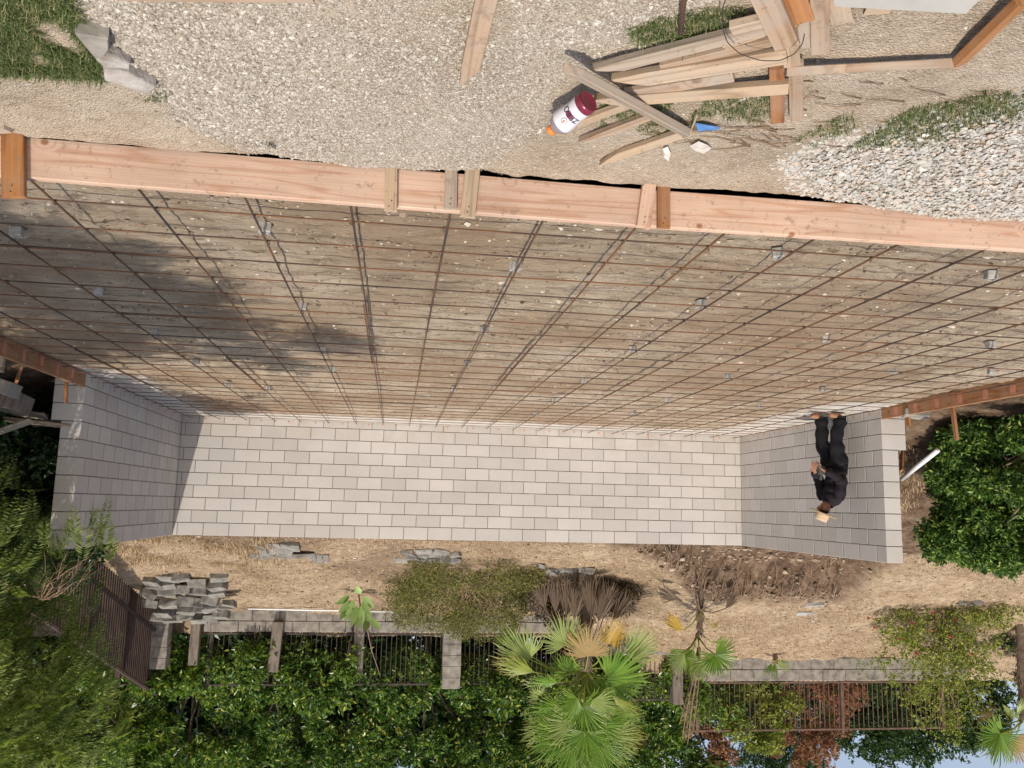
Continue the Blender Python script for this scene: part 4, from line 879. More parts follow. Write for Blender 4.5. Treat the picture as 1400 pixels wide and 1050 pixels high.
# fronds hanging in front of the left wing wall
tw_ = empty('feathery_spray', at(128, 775, 9.2), label='few feathery fronds hanging in front of the lower corner of the left wing wall', cat='branch'); o2 = np.array(tw_.location)
bb = np.array([tuple(at(px, py, 9.2+rng.uniform(-.2, .2))) for px, py in [(92,755),(100,750),(108,760),(121,752),(118,735),(133,748),(136,735),(80,770),(70,765),(128,765),(140,760),(112,770),(88,775),(60,750),(146,772)]])
V, F = pinnate(bb, rng.normal(0, 1, (len(bb), 3))*[.16, .15, .05]+[0, 0, -1], rng.uniform(.32, .5, len(bb)), 17, .10, .02, 0.0); mesh_np('leaflets', V-o2, F, M['feather'], tw_)
tb = MB(); limbs(tb, (.5, .1, .35), bb-o2, .006, .05); tb.build('twigs', M['twig'], tw_)

# ------------------------------------------------------------ broken concrete pieces on the hill
CG = 'broken concrete pieces stacked at the left of the hillside'
def chunk(px, py, w, h, lab, grp, Y=None, mat='paver', rot=None, dz=.0, dd=.22):
    p = on_hill(px, py) if Y is None else Vector(at(px, py, Y)); b = MB(); wm = w/FPX*p.y*1.02; hm = h/FPX*p.y
    V = np.array([(-1,-1,-1),(1,-1,-1),(1,1,-1),(-1,1,-1),(-1,-1,1),(1,-1,1),(1,1,1),(-1,1,1)], float)*[wm/2, dd/2, hm/2]; V += rng.normal(0, .012, V.shape)
    b.add(V, np.array([(0,3,2,1),(4,5,6,7),(0,1,5,4),(1,2,6,5),(2,3,7,6),(3,0,4,7)])); o = b.build('broken_paver', M[mat]); o.location = p+Vector((0, .06, hm*.35+dz))
    o.rotation_euler = (rng.uniform(-.15, .55), rng.uniform(-.16, .16) if rot is None else rot, rng.uniform(-.4, .4)); bv = o.modifiers.new('b', 'BEVEL'); bv.width = .012; bv.segments = 2
    return tag(o, lab, 'paver', grp)
STK = [(100,232,75),(172,215,80),(245,215,75),(330,245,78),(435,215,75),(78,305,70),(105,265,60),(175,250,80),(175,298,80),(265,275,80),(335,285,80),(430,258,78),(185,350,78),(265,335,75),(335,345,65),(100,352,70),(395,330,75),(430,298,70),(272,378,78),(345,378,70),(395,368,60),(460,365,70),(492,355,60),(270,418,70),(340,430,75),(160,392,75),(205,430,80),(452,405,70),(130,425,60),(390,420,60)]
for zx, zy, w in STK:
    rot = .65 if (zx, zy) == (78, 305) else None
    px, py = 180+zx/3.684, 730+zy/3.684; Yw = 16.9+(py-785)/65*1.6
    q = at(px, py, Yw); gz = float(terr(q.x, q.y)[0]); q = on_hill(px, py) if gz > q.z else q
    row = lambda q: sum(q > l for l in (245, 275, 310, 352, 382)); same = sorted(a for a, b, _ in STK if row(b) == row(zy))
    chunk(px, py, w/3.684, rng.uniform(8, 12), 'tilted broken paver at the left edge of the stacked pile' if rot else 'broken paver of the stacked pile, %s row from the top, %s from the left' % (ORD[row(zy)], ORD[same.index(zx)]), CG, Y=q.y, rot=rot, dz=-.05)
PG = 'grey pavers laid in rows just above the big wall'
for ii, (zx, zy, w, m_n) in enumerate([(655,62,50,'paver'),(720,55,70,'paver'),(800,52,90,'paver'),(690,92,85,'paver'),(775,85,80,'paver'),(860,95,90,'paver'),(610,95,40,'oldblock')]):
    chunk(180+zx/3.684, 730+zy/3.684, w/3.684, 7, 'flat paver by the dark grate, '+['upper row, first from the left', 'upper row, second from the left', 'upper row, next to the grate', 'lower row, first from the left', 'lower row, middle', 'lower row, next to the grate', 'darker one at the far left end'][ii], PG, dd=.35)
for ii, (zx, zy, w) in enumerate([(75,92,60),(160,88,85),(240,90,80),(330,100,50),(95,120,80),(175,122,80),(255,125,75),(325,130,50)]):
    chunk(540+zx/3.889, 730+zy/3.889, w/3.889, 7, 'flat paver beside the sprawling shrub, %s row, %s from the left' % ('upper' if ii < 4 else 'lower', ORD[ii % 4]), PG, dd=.35)
chunk(547.5, 765, 17, 5, 'rounded white stone at the left end of the paver row', PG, mat='dobie')
for ii, (zx, zy, w) in enumerate([(775,160,40),(835,185,80),(915,185,75),(1020,185,80)]):
    chunk(540+zx/3.889, 730+zy/3.889, w/3.889, 7, 'flat pale paver in the short row by the dead palm fronds, %s from the left' % ORD[ii], PG, dd=.3)
for ii, (zx, zy, w, h) in enumerate([(445,145,70,26),(400,190,60,14),(432,188,60,14),(455,222,36,8)]):
    chunk(980+zx/3.333, 780+zy/3.333, w/3.333, h/3.333, ['topmost tilted paver', 'left paver', 'right paver', 'small loose flake'][ii]+' of the small pale heap on the open slope', 'pavers in the small heap on the slope', mat='dobie')
for zx in (1125, 1190): chunk(980+zx/3.333, 780+138/3.333, 60/3.333, 7, ('left' if zx < 1150 else 'right')+' one of two half buried grey pavers by the rose bush', 'half buried pavers above the rose bush')
g = on_hill(437, 760); o = MB()
for i in (-1, 0, 1): o.box((i*.115-.05, -.25, 0), (i*.115+.05, .25, .05))
o = o.build('drain_grate', M['mortar']); o.location = g+Vector((0, .1, .02)); o.rotation_euler = (.35, 0, 0); tag(o, 'dark grate lying at the end of the paver row', 'grate')
def pipe(pts, r, lab, mat, cat='pipe'):
    mb = MB(); o0 = np.array(pts[0]); mb.tube([np.array(p)-o0 for p in pts], r, 10); o = mb.build('white_pipe', mat, smooth=True); o.location = o0; return tag(o, lab, cat)
wp = flat('white_plastic', (.72, .72, .70), .4)
P_ = [on_hill(x, 829+(x-340)*.02) for x in (340, 400, 460, 545)]; pipe([p+Vector((0, -.02, .05)) for p in P_], .02, 'thin white pipe lying along the long low wall', wp)
pipe([at(1233, 655, 10.2), at(1282, 616, 8.9)], .028, 'white plastic pipe leaning on the bank by the right wall end', wp)
# scraps on the left bank
def scrap(px, py, Y, dims, rot, mat, name, lab, cat):
    b = MB(); b.box((-dims[0]/2, -dims[1]/2, -dims[2]/2), tuple(d/2 for d in dims)); o = b.build(name, M[mat]); o.location = at(px, py, Y); o.rotation_euler = rot
    bv = o.modifiers.new('b', 'BEVEL'); bv.width = .008; tag(o, lab, cat)
scrap(14, 550, 9.6, (.35, .28, .2), (.2, .1, .3), 'post', 'concrete_lump', 'dark concrete lump on the bank at the left edge', 'rubble')
scrap(2, 528, 8.8, (.3, .2, .14), (.1, .3, .2), 'mortar', 'concrete_lump', 'grey concrete lump beside the left side board', 'rubble')
scrap(35, 566, 10.0, (.5, .12, .03), (.5, .1, .2), 'greywood', 'scrap_board', 'upper grey board scrap on the left bank', 'board')
scrap(52, 578, 9.9, (.7, .1, .03), (.3, .08, -.1), 'oldwood', 'scrap_board', 'lower brown board scrap on the left bank', 'board')
scrap(20, 583, 9.7, (.4, .1, .03), (.3, -.35, .2), 'greywood', 'scrap_board', 'tilted board scrap at the left edge of the bank', 'board')
scrap(1252, 566, 9.3, (.28, .22, .09), (.1, .1, .4), 'oldblock', 'concrete_lump', 'speckled grey rubble behind the right side board', 'rubble')
# roots and dry vines hanging down the cut bank of the dug pit
rt = MB()
for k in range(200):
    x = rng.uniform(-9.2, -4.4); ye = 14.75+1.75*float(ss(-4.2, -6.6, x)); y = ye+rng.uniform(-.25, .35); z = float(terr(x, y+.15)[0])+rng.uniform(-.1, .05)
    a = np.array([x, y, z]); L = rng.uniform(.12, .5); rt.tube([a, a+[rng.normal(0, .05), -.10, -L*.5], a+[rng.normal(0, .10), -.16, -L]], [.009, .006, .003], 4)
tag(rt.build('hanging_roots', M['twig']), kind='stuff', label='dry roots and vines hanging down the cut bank behind the wall')
x = rng.uniform(-9.3, -4.3, 800); ye = 14.75+1.75*ss(-4.2, -6.6, x); y = ye+rng.normal(-.15, .25, len(x)); y = np.maximum(y, 14.5); z, _ = terr(x, y)
o = stones('bank_clods', x, y, z+.01, np.clip(rng.lognormal(-3.9, .6, len(x)), .008, .07), ico(), m_island('bank_clod', [(0, (.12, .08, .055)), (.5, (.27, .20, .135)), (1, (.46, .37, .27))]), .7); tag(o, kind='stuff', label='clods of earth on the cut bank behind the wall')
# ------------------------------------------------------------ loose stakes and scraps in front of the form board
LG = 'loose stakes thrown in a pile on the dirt'
def gz(p): return float(nearz(p[0], p[1]))
def lie(name, a, b, za, zb_, W, T, mat, lab, cat='stake', grp=LG, roll=0., **kw):
    A = G(*a, -.14+za); B = G(*b, -.14+zb_); up = Vector((roll, -abs(roll)*0, 1))
    X_ = (B-A).normalized(); s = X_.cross(Vector((0, 0, 1))); up = Vector((0, 0, 1))+s*roll
    return plank(name, A, B, W*.88, T*.9, up, mat, lab, cat, grp, **kw)
lie('loose_stake', (1049, 36), (813, 96), .035, .02, .05, .035, 'greywood', 'grey pointed stake, topmost in the photo, fanned out in the pile', roll=.25, point=.1)
lie('loose_stake', (1050, 26), (1000, 38), .05, .045, .05, .03, 'palewood', 'short stub of wood at the upper end of the grey stake')
lie('loose_stake', (1044, 44), (990, 62), .03, .02, .03, .02, 'palewood', 'small yellow offcut under the grey stake')
lie('loose_stake', (1062, 52), (905, 90), .02, .01, .05, .03, 'oldwood', 'brown stake half hidden between two pale ones')
lie('loose_stake', (1076, 74), (839, 112), .045, .02, .068, .035, 'palewood', 'widest pale stake in the middle of the pile', roll=.3, point=.12)
lie('loose_stake', (1003, 103), (855, 128), .01, .005, .05, .025, 'oldwood', 'dull stake lying under the widest pale one', roll=.2)
lie('loose_stake', (1078, 118), (813, 138), .035, .012, .055, .035, 'palewood', 'long pale stake under the slanting one, pointing at the bottle', roll=.3, point=.1)
lie('loose_stake', (938, 181), (775, 92), .035, .075, .042, .035, 'greywood', 'long stake lying slantwise across the others', roll=-.3, point=.06)
lie('loose_stake', (895, 155), (794, 193), .015, .012, .035, .03, 'oldwood', 'thin stake ending in a sharp tip below the bottle', roll=.25, point=.14)
lie('loose_stake', (932, 182), (817, 221), .02, .012, .045, .03, 'palewood', 'stake nearest the form board', roll=.25, point=.12)
lie('loose_stake', (860, 142), (788, 168), .01, .008, .045, .025, 'palewood', 'stake end sticking out under the bottle')
SGR = 'scrap boards lying on the dirt'
def lieb(*a, **k): return lie('scrap_board', *a, cat='board', grp=SGR, **k)
lieb((1034, -30), (1076, 62), .055, .06, .085, .022, 'oldwood', 'wide brown board crossing the ends of the stakes')
lieb((1080, -20), (1098, 28), .03, .03, .075, .02, 'orangewood', 'short orange board end beside the wide brown board')
lieb((1078, 40), (1083, 88), .03, .03, .06, .02, 'palewood', 'light brown board end under the wide brown board')
lieb((1086, -30), (1106, 62), .012, .012, .06, .018, 'greywood', 'thin pale board between the two brown ones')
lieb((1121, -30), (1121, 71), .022, .022, .062, .02, 'oldwood', 'reddish board standing out past the thin pale one')
lieb((1140, -20), (1152, 30), .012, .012, .07, .015, 'palewood', 'pinkish board end beside the white sheet')
lieb((1062, 92), (1063, 166), .012, .012, .056, .018, 'stain', 'darker of the two short boards side by side, nearest the stakes')
lieb((1088, 84), (1089, 162), .018, .018, .055, .018, 'oldwood', 'paler of the two short boards side by side')
lieb((1074, 98), (1305, 86), .03, .02, .05, .032, 'oldwood', 'long weathered board lying across the dirt with a tapered end', roll=.5, point=.12)
lieb((1400, -2), (1311, 84), .05, .02, .055, .035, 'orangewood', 'fresh orange board slanting in the top right corner', roll=-.5)
lieb((1183, 14), (1219, 12), .004, .004, .05, .006, 'palewood', 'splintered shingle on the dirt under the white sheet')
lieb((672, -34), (639, 112), .085, .07, .07, .03, 'oldwood', 'single pointed stake lying alone on the tan gravel', point=.11)
lieb((160, -7), (428, -4), .07, .07, .04, .02, 'oldwood', 'thin board along the top edge of the photo')
lieb((-40, 180), (12, 176), .01, .02, .05, .02, 'greywood', 'pale board end by the orange stake at the left edge')
# white sheet
V = [G(1142, 9, -.09), G(1320, 19, -.09), G(1362, -22, -.09), G(1130, -30, -.09)]; o0 = np.array(V[0]); V = np.array([tuple(v) for v in V])-o0
V = np.concatenate([V, V-[0, 0, .012]]); o = mesh_np('white_sheet', V, np.array([(0,1,2,3),(7,6,5,4),(0,4,5,1),(1,5,6,2),(2,6,7,3),(3,7,4,0)]), m_noise('white_sheet', 5, [(.3, (.36, .345, .31)), (.7, (.45, .43, .395))], bs=.2)); o.location = o0
if o.data.polygons[0].normal.z < 0: o.data.flip_normals()
tag(o, 'flat off-white sheet lying at the top edge among the scraps', 'sheet')
# broken concrete slab pieces with the grass
def slabp(poly, z, th, lab, mat='slab'):
    P = np.array([tuple(G(a, b, z)) for a, b in poly]); n = len(P); o0 = P.mean(0); P = P-o0; c = P*[.94, .94, 1]+[0, 0, .006]
    V = np.concatenate([P-[0, 0, th], P, c]); i = np.arange(n); F = np.concatenate([np.stack([i+s, (i+1) % n+s, (i+1) % n+s+n, i+s+n], -1) for s in (0, n)])
    o = mesh_np('broken_slab', V, [F, (i+2*n)[None]], M[mat]); bm = bmesh.new(); bm.from_mesh(o.data); bmesh.ops.recalc_face_normals(bm, faces=bm.faces); bm.to_mesh(o.data); bm.free()
    o.location = o0; tag(o, lab, 'concrete piece', 'broken slab pieces at the gravel edge')
slabp([(102,44),(118,47),(148,52),(149,66),(141,76),(131,79)], -.105, .05, 'brown broken slab piece beside the corner grass', 'oldblock')
slabp([(131,80),(142,69),(160,77),(178,87),(178,93),(148,90),(140,88)], -.12, .03, 'smaller pale slab piece between the brown piece and the long one')
slabp([(141,90),(152,91),(176,99),(213,118),(205,128),(186,123),(160,112),(143,108)], -.118, .035, 'long pale slab piece pointing into the gravel')
# rebar stub, wire loop, twigs, scraps
A = np.array(G(937, -20, -.06)); B = np.array(G(930, 46, -.13)); V, F = tube_np([A-A, B-A], .0085, 10); o = mesh_np('rebar_stub', V, F, M['rebar']); o.location = A
rb_ = MB()
for s in np.linspace(0, 1, 16): rb_.tube([(B-A)*s+[-.009, 0, .002], (B-A)*s+[0, -.002, .0095], (B-A)*s+[.009, 0, .002]], .0015, 4, False)
rb_.build('ribs', M['rebar'], o); tag(o, 'short rusty ribbed bar standing in the dirt at the top edge', 'rebar')
pts = [G(x, y, z) for x, y, z in ((997,-15,-.08),(988,10,-.07),(987,35,-.06),(994,58,-.05),(1012,74,-.05),(1040,83,-.04),(1066,83,-.04),(1086,74,-.03),(1097,60,-.03),(1100,46,-.04))]
P = np.array([tuple(p) for p in pts]); s = np.linspace(0, len(P)-1, 50); Q = np.stack([np.interp(s, range(len(P)), P[:, i]) for i in range(3)], -1); Q[1:-1] = (Q[:-2]+Q[1:-1]*2+Q[2:])/4
V, F = tube_np(Q-Q[0], .0016, 6); o = mesh_np('wire_loop', V, F, M['wire'], smooth=True); o.location = Q[0]; tag(o, 'loop of thin dark wire lying over the stakes', 'wire')
def rough_patch(name, poly, z, mat, lab, cat, amp=.012):
    c = np.array([tuple(G(a, b, z)) for a, b in poly]); o0 = c.mean(0); V = [[0, 0, amp]]; n = len(c)
    for r in (.5, 1.): V += [((p-o0)*r+np.array([0, 0, rng.uniform(-.2, 1)*amp])).tolist() for p in c]
    i = np.arange(n); F3 = np.stack([0*i, 1+i, 1+(i+1) % n], -1); F4 = np.stack([1+i, 1+n+i, 1+n+(i+1) % n, 1+(i+1) % n], -1)
    o = mesh_np(name, V, [F3, F4], mat); o.location = o0; sf_ = o.modifiers.new('s', 'SOLIDIFY'); sf_.thickness = .0012; return tag(o, lab, cat)
rough_patch('wrapper', [(950,168),(962,166),(975,170),(986,171),(978,176),(965,178),(955,176)], -.135, flat('blue_wrapper', (.10, .22, .47), .5), 'crumpled blue wrapper scrap beside the slanting stake tip', 'wrapper')
rough_patch('paper_scrap', [(943,196),(955,190),(968,195),(973,203),(962,208),(950,204)], -.14, flat('dusty_paper', (.55, .50, .44), .8), 'dusty crumpled paper among the roots', 'paper')
rough_patch('paper_scrap', [(906,203),(913,199),(917,207),(914,218),(908,214)], -.14, flat('white_paper', (.66, .62, .55), .8), 'small pale torn scrap near the form board', 'paper')
tm = MB()
for k in range(75):
    a = (rng.uniform(890, 1090), rng.uniform(165, 200)); 
    if k > 45: a = (rng.uniform(1090, 1400), rng.uniform(110, 200))
    p = np.array(G(*a)); p[2] = nearz(p[0], p[1])+.006; an = rng.normal(0, .5); L = rng.uniform(.04, .2); q = p+[math.cos(an)*L, math.sin(an)*L*.5, .0]; q[2] = nearz(q[0], q[1])+.006
    mm = (p+q)/2+rng.normal(0, .01, 3); mm[2] = max(mm[2], nearz(mm[0], mm[1])+.008); tm.tube([p, mm, q], [.0025, .002, .001], 5)
tag(tm.build('dry_roots', M['twig'], smooth=True), kind='stuff', label='tangle of dry roots and twigs on the dirt')
A, B, C_ = np.array(G(953, 158, -.11)), np.array(G(944, 180, -.12)), np.array(G(922, 198, -.135)); V, F = tube_np([A-A, B-A, C_-A], [.003, .004, .002], 6); o = mesh_np('broken_twig', V, F, M['palewood']); o.location = A; tag(o, 'pale broken twig leaning against the slanting stake tip', 'twig')
# clump of dark weed on the gravel
p = np.array(G(372, 195, -.13)); o = blades('weed_tuft', p[0]+rng.normal(0, .012, 60), p[1]+rng.normal(0, .012, 60), np.full(60, nearz(p[0], p[1])), .035, .0012, flat('dark_weed', (.05, .05, .045)), .5)
for k_ in ('kind',):
    if k_ in o: del o[k_]
tag(o, 'small dark dried weed tuft on the tan gravel', 'weed')

# ------------------------------------------------------------ the drink bottle
cap = np.array(G(750, 181, -.035)); bot = np.array(G(805, 138, -.082)); L = np.linalg.norm(bot-cap); bt = empty('drink_bottle', cap, label='empty clear drink bottle with white label and orange cap lying by the stakes', cat='bottle')
Z_ = Vector(cap-bot).normalized(); cb = Vector(cap-bot)*0+Vector(bot)                     # axis: base to cap
view = (Vector((0, 0, EYE))-Vector((cap+bot)/2)).normalized(); X_ = (view-view.dot(Z_)*Z_).normalized(); Y_ = Z_.cross(X_)
mt = Matrix.Identity(4)
for i in range(3): mt[i][0] = X_[i]; mt[i][1] = Y_[i]; mt[i][2] = Z_[i]; mt[i][3] = bot[i]
bt.matrix_world = mt; L0 = L/.225
def bl(name, prof, mat, n=40, thick=None):
    V, F = lathe([(r*L0, z*L0) for r, z in prof], n); o = mesh_np(name, V, F, mat, bt, smooth=True); return o
gm, gt, gb = mk('clear_plastic', .12, .5); gb.inputs['Transmission Weight'].default_value = .55; gb.inputs['Base Color'].default_value = (.45, .40, .42, 1); gb.inputs['IOR'].default_value = 1.2
rm = flat('dark_red_base', (.17, .02, .04), .25, .5)
PB = [(.0, .012), (.030, .008), (.038, .0), (.043, .004), (.045, .012), (.0445, .026), (.0435, .034), (.042, .05)]
bl('base', PB, rm)
bl('base_well', [(0, .004), (.022, .0045), (.036, -.0012), (.041, -.001)], flat('red_residue', (.26, .03, .055), .3, .5))
bl('body', [(.042, .06), (.041, .075), (.0425, .09), (.046, .11), (.0475, .135), (.046, .155), (.040, .172), (.028, .186), (.018, .192), (.0165, .198)], gm)
lb = flat('white_label', (.62, .60, .63), .35, .4); bl('label', [(.0445, .031), (.0440, .045), (.0428, .064), (.0420, .075), (.0434, .09), (.0472, .112), (.0484, .135), (.0475, .148)], lb)
bl('cap', [(.0165, .197), (.0205, .198), (.0205, .214), (.0185, .2165), (0, .2165)], flat('orange_cap', (.80, .22, .03), .4, .4))
def lrad(z): return float(np.interp(z, [.031, .045, .064, .075, .09, .112, .135, .148], [.0445, .044, .0428, .042, .0434, .0472, .0484, .0475]))
def wrap(pts2, F, name, mat, lift=.0006, z0=.10, a0=0.):
    """flat artwork (metres: across, up) wrapped on the label; across runs round the bottle"""
    V = []
    for x, y in pts2:
        z = z0+y; r = (lrad(z)+lift); a = a0+x/.045; V.append((r*L0*math.cos(a), r*L0*math.sin(a), z*L0))
    return mesh_np(name, V, F, mat, bt)
def disc(cx, cy, rx, ry, n=28): 
    a = np.linspace(0, 2*np.pi, n, endpoint=False); P = [(cx, cy)]+[(cx+rx*math.cos(t)*.5, cy+ry*math.sin(t)*.5) for t in a]+[(cx+rx*math.cos(t), cy+ry*math.sin(t)) for t in a]
    i = np.arange(n); return P, [np.stack([0*i, 1+i, 1+(i+1) % n], -1), np.stack([1+i, 1+n+i, 1+n+(i+1) % n, 1+(i+1) % n], -1)]
def text_mesh(s, size):
    cu = bpy.data.curves.new('t', 'FONT'); cu.body = s; cu.size = size; cu.align_x = 'CENTER'; cu.resolution_u = 3; cu.offset = size*.02
    ob = bpy.data.objects.new('t', cu); COL.objects.link(ob); dg = bpy.context.evaluated_depsgraph_get(); me = bpy.data.meshes.new_from_object(ob.evaluated_get(dg))
    bm = bmesh.new(); bm.from_mesh(me); bmesh.ops.triangulate(bm, faces=bm.faces); bmesh.ops.subdivide_edges(bm, edges=[e for e in bm.edges if e.calc_length() > size*.3], cuts=2); bmesh.ops.triangulate(bm, faces=bm.faces)
    P = [(v.co.x, v.co.y) for v in bm.verts]; F = np.array([[v.index for v in f.verts] for f in bm.faces]); bm.free(); bpy.data.objects.remove(ob); return P, F
dk = flat('label_ink', (.035, .03, .05), .4); mr_ = flat('label_maroon', (.22, .03, .07), .4)
P, F = disc(.004, -.022, .020, .013); wrap(P, F, 'oval', mr_, .0004)
P, F = text_mesh('ZERO', .034); P = [(x, y-.034) for x, y in P]; wrap(P, F, 'lettering', dk, .0010)
P, F = disc(-.002, .008, .012, .013); wrap(P, F, 'emblem', flat('emblem_grey', (.10, .08, .09), .4), .0004)
P, F = disc(-.002, .008, .0098, .0108); wrap(P, F, 'emblem', lb, .0012)
wrap([(-.005,.016),(.003,.016),(.0,.010),(.004,.010),(-.004,-.001),(-.002,.006),(-.006,.006)], [np.array([(0,6,2),(0,2,1),(6,5,3),(6,3,2),(5,4,3)])], 'emblem_bolt', flat('bolt_orange', (.70, .16, .06), .4), .0018)

# ------------------------------------------------------------ the man
def skin(name, verts, edges, rad, mat, parent, sub=2, squash=None):
    me = bpy.data.meshes.new(name); me.from_pydata(verts, edges, []); o = bpy.data.objects.new(name, me); COL.objects.link(o); o.parent = parent
    sm_ = o.modifiers.new('skin', 'SKIN'); sm_.use_smooth_shade = True
    for i, r in enumerate(rad):
        d = me.skin_vertices[0].data[i]; d.radius = r if isinstance(r, tuple) else (r, r); d.use_root = (i == 0)
    s2 = o.modifiers.new('sub', 'SUBSURF'); s2.levels = sub; s2.render_levels = sub; me.materials.append(mat); return o
mx_ = empty('person', (-5.84, 10.5, -.02), R(-14), 'man in dark clothes and a straw hat stooping in front of the right wing wall', 'person')
mx_.scale = (1.07, 1.07, 1.07)
skm = flat('skin_tone', (.26, .13, .08), .6)
# local axes: +X is where he faces, +Z up
HIP, KL, KR = (-.04, 0, .70), (.03, .10, .40), (-.0, -.10, .40)
bv_ = [HIP, (-.02, 0, .86), (.03, 0, 1.02), (.07, 0, 1.10), (.11, 0, 1.14), (.14, 0, 1.19), (.155, 0, 1.24),
       (-.04, .09, .66), (.05, .098, .36), (.06, .10, .05), (.17, .11, .0),
       (-.06, -.09, .66), (-.0, -.098, .36), (-.06, -.095, .05), (.05, -.10, .0),
       (.035, .12, 1.05), (.048, .172, .86), (.20, .10, .745), (.035, -.12, 1.05), (.048, -.172, .86), (.20, -.10, .745)]
be = [(0,1),(1,2),(2,3),(3,4),(4,5),(5,6),(0,7),(7,8),(8,9),(9,10),(0,11),(11,12),(12,13),(13,14),(2,15),(15,16),(16,17),(2,18),(18,19),(19,20)]
br = [(.09,.07),(.08,.065),(.09,.075),(.05,.05),(.055,.055),(.085,.072),(.07,.062),.06,.042,.032,.028,.06,.042,.032,.028,.026,.018,.022,.026,.018,.022]
# hands: palm and five fingers each
def hand(i0, c, d, s, side):
    d = unit(d); up = np.array([0, 0, 1.]); sd = unit(np.cross(d, up))*side; n = len(bv_); c = np.array(c); palm = c+d*.05; bv_.append(tuple(palm)); br.append((.026, .016)); be.append((i0, n))
    for k, (o_, l) in enumerate(((-.026, .062), (-.009, .072), (.009, .068), (.026, .052))):
        a = palm+sd*o_+d*.03; b = a+d*l*.55-up*.012; e_ = b+d*l*.25-up*.03; m0 = len(bv_); bv_.extend([tuple(a), tuple(b), tuple(e_)]); br.extend([.0095, .009, .0075]); be.extend([(n, m0), (m0, m0+1), (m0+1, m0+2)])
    a = c+sd*-.03+d*.02; b = a-sd*.02+d*.03-up*.01; m0 = len(bv_); bv_.extend([tuple(a), tuple(b)]); br.extend([.011, .009]); be.extend([(n, m0), (m0, m0+1)])
hand(16, (.20, .10, .745), (.5, -.6, -.75), 1, 1); hand(19, (.20, -.10, .745), (.5, .6, -.75), 1, -1)
skin('body', bv_, be, br, skm, mx_)
# face: nose, ears, eyes, mouth as small shapes on the head
hc = np.array([.165, 0, 1.205])
fm = MB()
fm.tube([hc+[.058, 0, .012], hc+[.088, 0, -.012], hc+[.07, 0, -.028]], [.008, .014, .009], 8); fm.build('nose', skm, mx_, smooth=True)
for s in (-1, 1):
    q = MB(); q.tube([hc+[-.01, s*.066, .02], hc+[-.018, s*.08, .0], hc+[-.008, s*.068, -.028]], [.008, .014, .007], 8); q.build('ear', skm, mx_, smooth=True)
    V, F = ico(); q = MB(); q.add(V*.008+hc+[.066, s*.026, .016], F); q.build('eye', flat('eye_dark', (.03, .02, .02), .3), mx_)
q = MB(); q.tube([hc+[.06, -.022, -.043], hc+[.072, 0, -.043], hc+[.06, .022, -.043]], .004, 6); q.build('mouth', flat('lip', (.16, .06, .05)), mx_)
q = MB(); V, F = ico(); V = V*[.078, .072, .06]+(hc+[-.03, 0, .012]); q.add(V, F); hr = q.build('hair', flat('dark_hair', (.02, .015, .012)), mx_, smooth=True); s2 = hr.modifiers.new('s', 'SUBSURF'); s2.levels = s2.render_levels = 2
shm = m_noise('dark_shirt', 12, [(.3, (.008, .007, .009)), (.7, (.019, .014, .020))], bs=.9, bd=.02, bscale=14)
def loft(mb, pts, rad, n=20, wr=.0, s0=0):
    """elliptical sections: rad = (across local Y, the other way)"""
    P = np.array(pts, float); s = np.linspace(0, len(P)-1, (len(P)-1)*5+1); Pi = np.stack([np.interp(s, range(len(P)), P[:, i]) for i in range(3)], -1)
    for _ in range(2): Pi[1:-1] = (Pi[:-2]+Pi[1:-1]*2+Pi[2:])/4
    Rr = np.stack([np.interp(s, range(len(P)), [r[i] for r in rad]) for i in range(2)], -1); T = unit(np.gradient(Pi, axis=0)); a = np.linspace(0, 2*np.pi, n, endpoint=False); V = []
    for k in range(len(Pi)):
        A = np.array([0, 1., 0]); A = unit(A-T[k]*A.dot(T[k])); B = np.cross(T[k], A)
        w_ = 1+wr*(fbm(a*1.3+s0, np.full(n, s[k]*2.6+s0), 3, 5)-.45)+wr*.35*math.sin(s[k]*5.1+s0)
        V.append(Pi[k]+(Rr[k, 0]*np.cos(a)*w_)[:, None]*A+(Rr[k, 1]*np.sin(a)*w_)[:, None]*B)
    k = len(Pi); i = np.arange(k-1)[:, None]*n; j = np.arange(n)[None]
    F = np.stack([i+j, i+(j+1) % n, i+n+(j+1) % n, i+n+j], -1).reshape(-1, 4); mb.add(np.concatenate(V), [F, np.array([list(range(n))[::-1], list(range((k-1)*n, k*n))])])
sh_ = MB()
loft(sh_, [(-.05, 0, .70), (-.06, 0, .80), (-.05, 0, .92), (0, 0, 1.03), (.05, 0, 1.10), (.09, 0, 1.15)], [(.14, .125), (.14, .12), (.15, .125), (.165, .12), (.125, .095), (.065, .065)], 28, .16, 1)
for s_ in (1, -1):
    loft(sh_, [(.03, .12*s_, 1.07), (.035, .165*s_, .98), (.03, .185*s_, .88), (.055, .18*s_, .82), (.12, .15*s_, .775), (.195, .105*s_, .745)], [(.065, .075), (.066, .068), (.062, .062), (.064, .064), (.054, .056), (.044, .044)], 16, .22, 3+s_)
sh_.build('shirt', shm, mx_, smooth=True)
trm = m_noise('black_trousers', 12, [(.3, (.004, .004, .005)), (.7, (.010, .010, .012))], bs=.9, bd=.025, bscale=10)
tr_ = MB()
loft(tr_, [(-.055, 0, .75), (-.07, 0, .68), (-.06, 0, .60), (-.04, 0, .55)], [(.145, .125), (.152, .135), (.145, .13), (.1, .09)], 24, .10, 7)
for s_, kx, fx in ((1, .05, .055), (-1, -.01, -.06)):
    loft(tr_, [(-.055, .085*s_, .64), (-.01, .092*s_, .50), (kx+.02, .098*s_, .37), (kx, .10*s_, .22), (fx, .098*s_, .10), (fx, .098*s_, .035)], [(.095, .115), (.092, .10), (.08, .085), (.076, .08), (.08, .08), (.084, .086)], 18, .26, 9+s_*3)
tr_.build('trousers', trm, mx_, smooth=True)
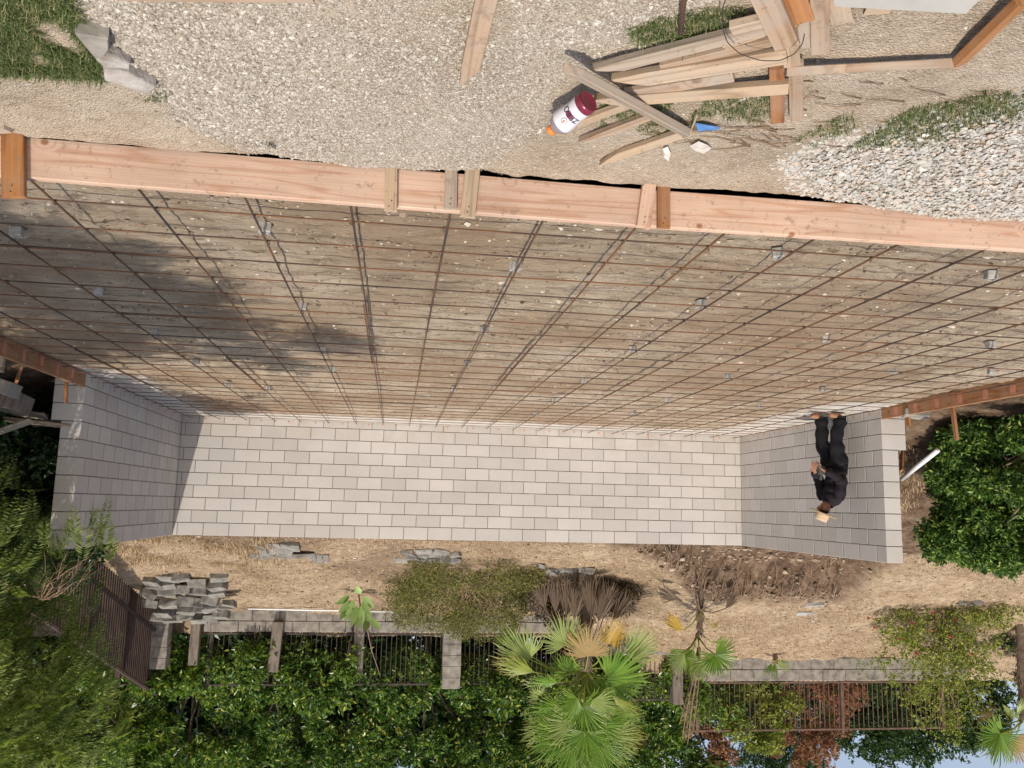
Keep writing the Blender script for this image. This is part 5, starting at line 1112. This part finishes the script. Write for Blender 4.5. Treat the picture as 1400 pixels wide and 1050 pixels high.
bt_ = MB(); loft(bt_, [(-.055, 0, .735), (-.056, 0, .765)], [(.15, .13), (.15, .13)], 28); bt_.build('belt', flat('dark_belt', (.03, .022, .018), .5), mx_, smooth=True)
lm = m_noise('tan_boot', 20, [(.3, (.20, .095, .045)), (.7, (.36, .19, .10))], bs=.3)
for nm, (x, y) in (('boot', (.055, .10)), ('boot', (-.06, -.095))):
    skin(nm, [(x, y, .10), (x-.01, y, .03), (x+.09, y, .025), (x+.17, y, .02)], [(0,1),(1,2),(2,3)], [.05, (.05,.04), (.046,.035), (.038,.026)], lm, mx_)
bp = MB(); bp.box((.085, .02, .66), (.16, .12, .77)); bp.box((.085, -.10, .70), (.15, .0, .78)); bp.box((.11, .05, .77), (.13, .09, .84)); po = bp.build('tool_pouch', flat('grey_pouch', (.10, .10, .10), .5), mx_); bv = po.modifiers.new('b', 'BEVEL'); bv.width = .012; bv.segments = 2
V, F = lathe([(.150, .0), (.155, .002), (.155, .006)], 28); V, F = lathe([(.16, .012), (.172, .0), (.17, -.004), (.14, -.001), (.088, .004), (.088, .006)], 40)
hat = empty('straw_hat', (.158, 0, 1.243)); hat.parent = mx_; from mathutils import Quaternion
hat.rotation_euler = Quaternion(Vector((-.68, .73, 0)), R(21)).to_euler()
hm_ = m_noise('straw', 60, [(.3, (.42, .30, .18)), (.7, (.60, .47, .31))], bs=.5, bd=.004, bscale=160)
V, F = lathe([(.082, .004), (.14, .002), (.168, .006), (.178, .014), (.175, .020), (.14, .010), (.088, .012), (.086, .04), (.082, .085), (.072, .108), (.03, .100), (0, .096)], 40); V = V*[1.0, .9, 1]
mesh_np('brim_and_crown', V, F, hm_, hat, smooth=True)
V, F = lathe([(.088, .013), (.0875, .03)], 40); V = V*[1., .9, 1]; mesh_np('hat_band', V, F, flat('hat_band', (.30, .20, .12)), hat, smooth=True)

rough_patch('paint_spot', [(905,296),(925,290),(950,289),(968,296),(955,304),(925,305),(908,304)], -.045, M['paint'], 'faded orange paint mark on the soil behind the dark brown stake', 'paint mark', .004)
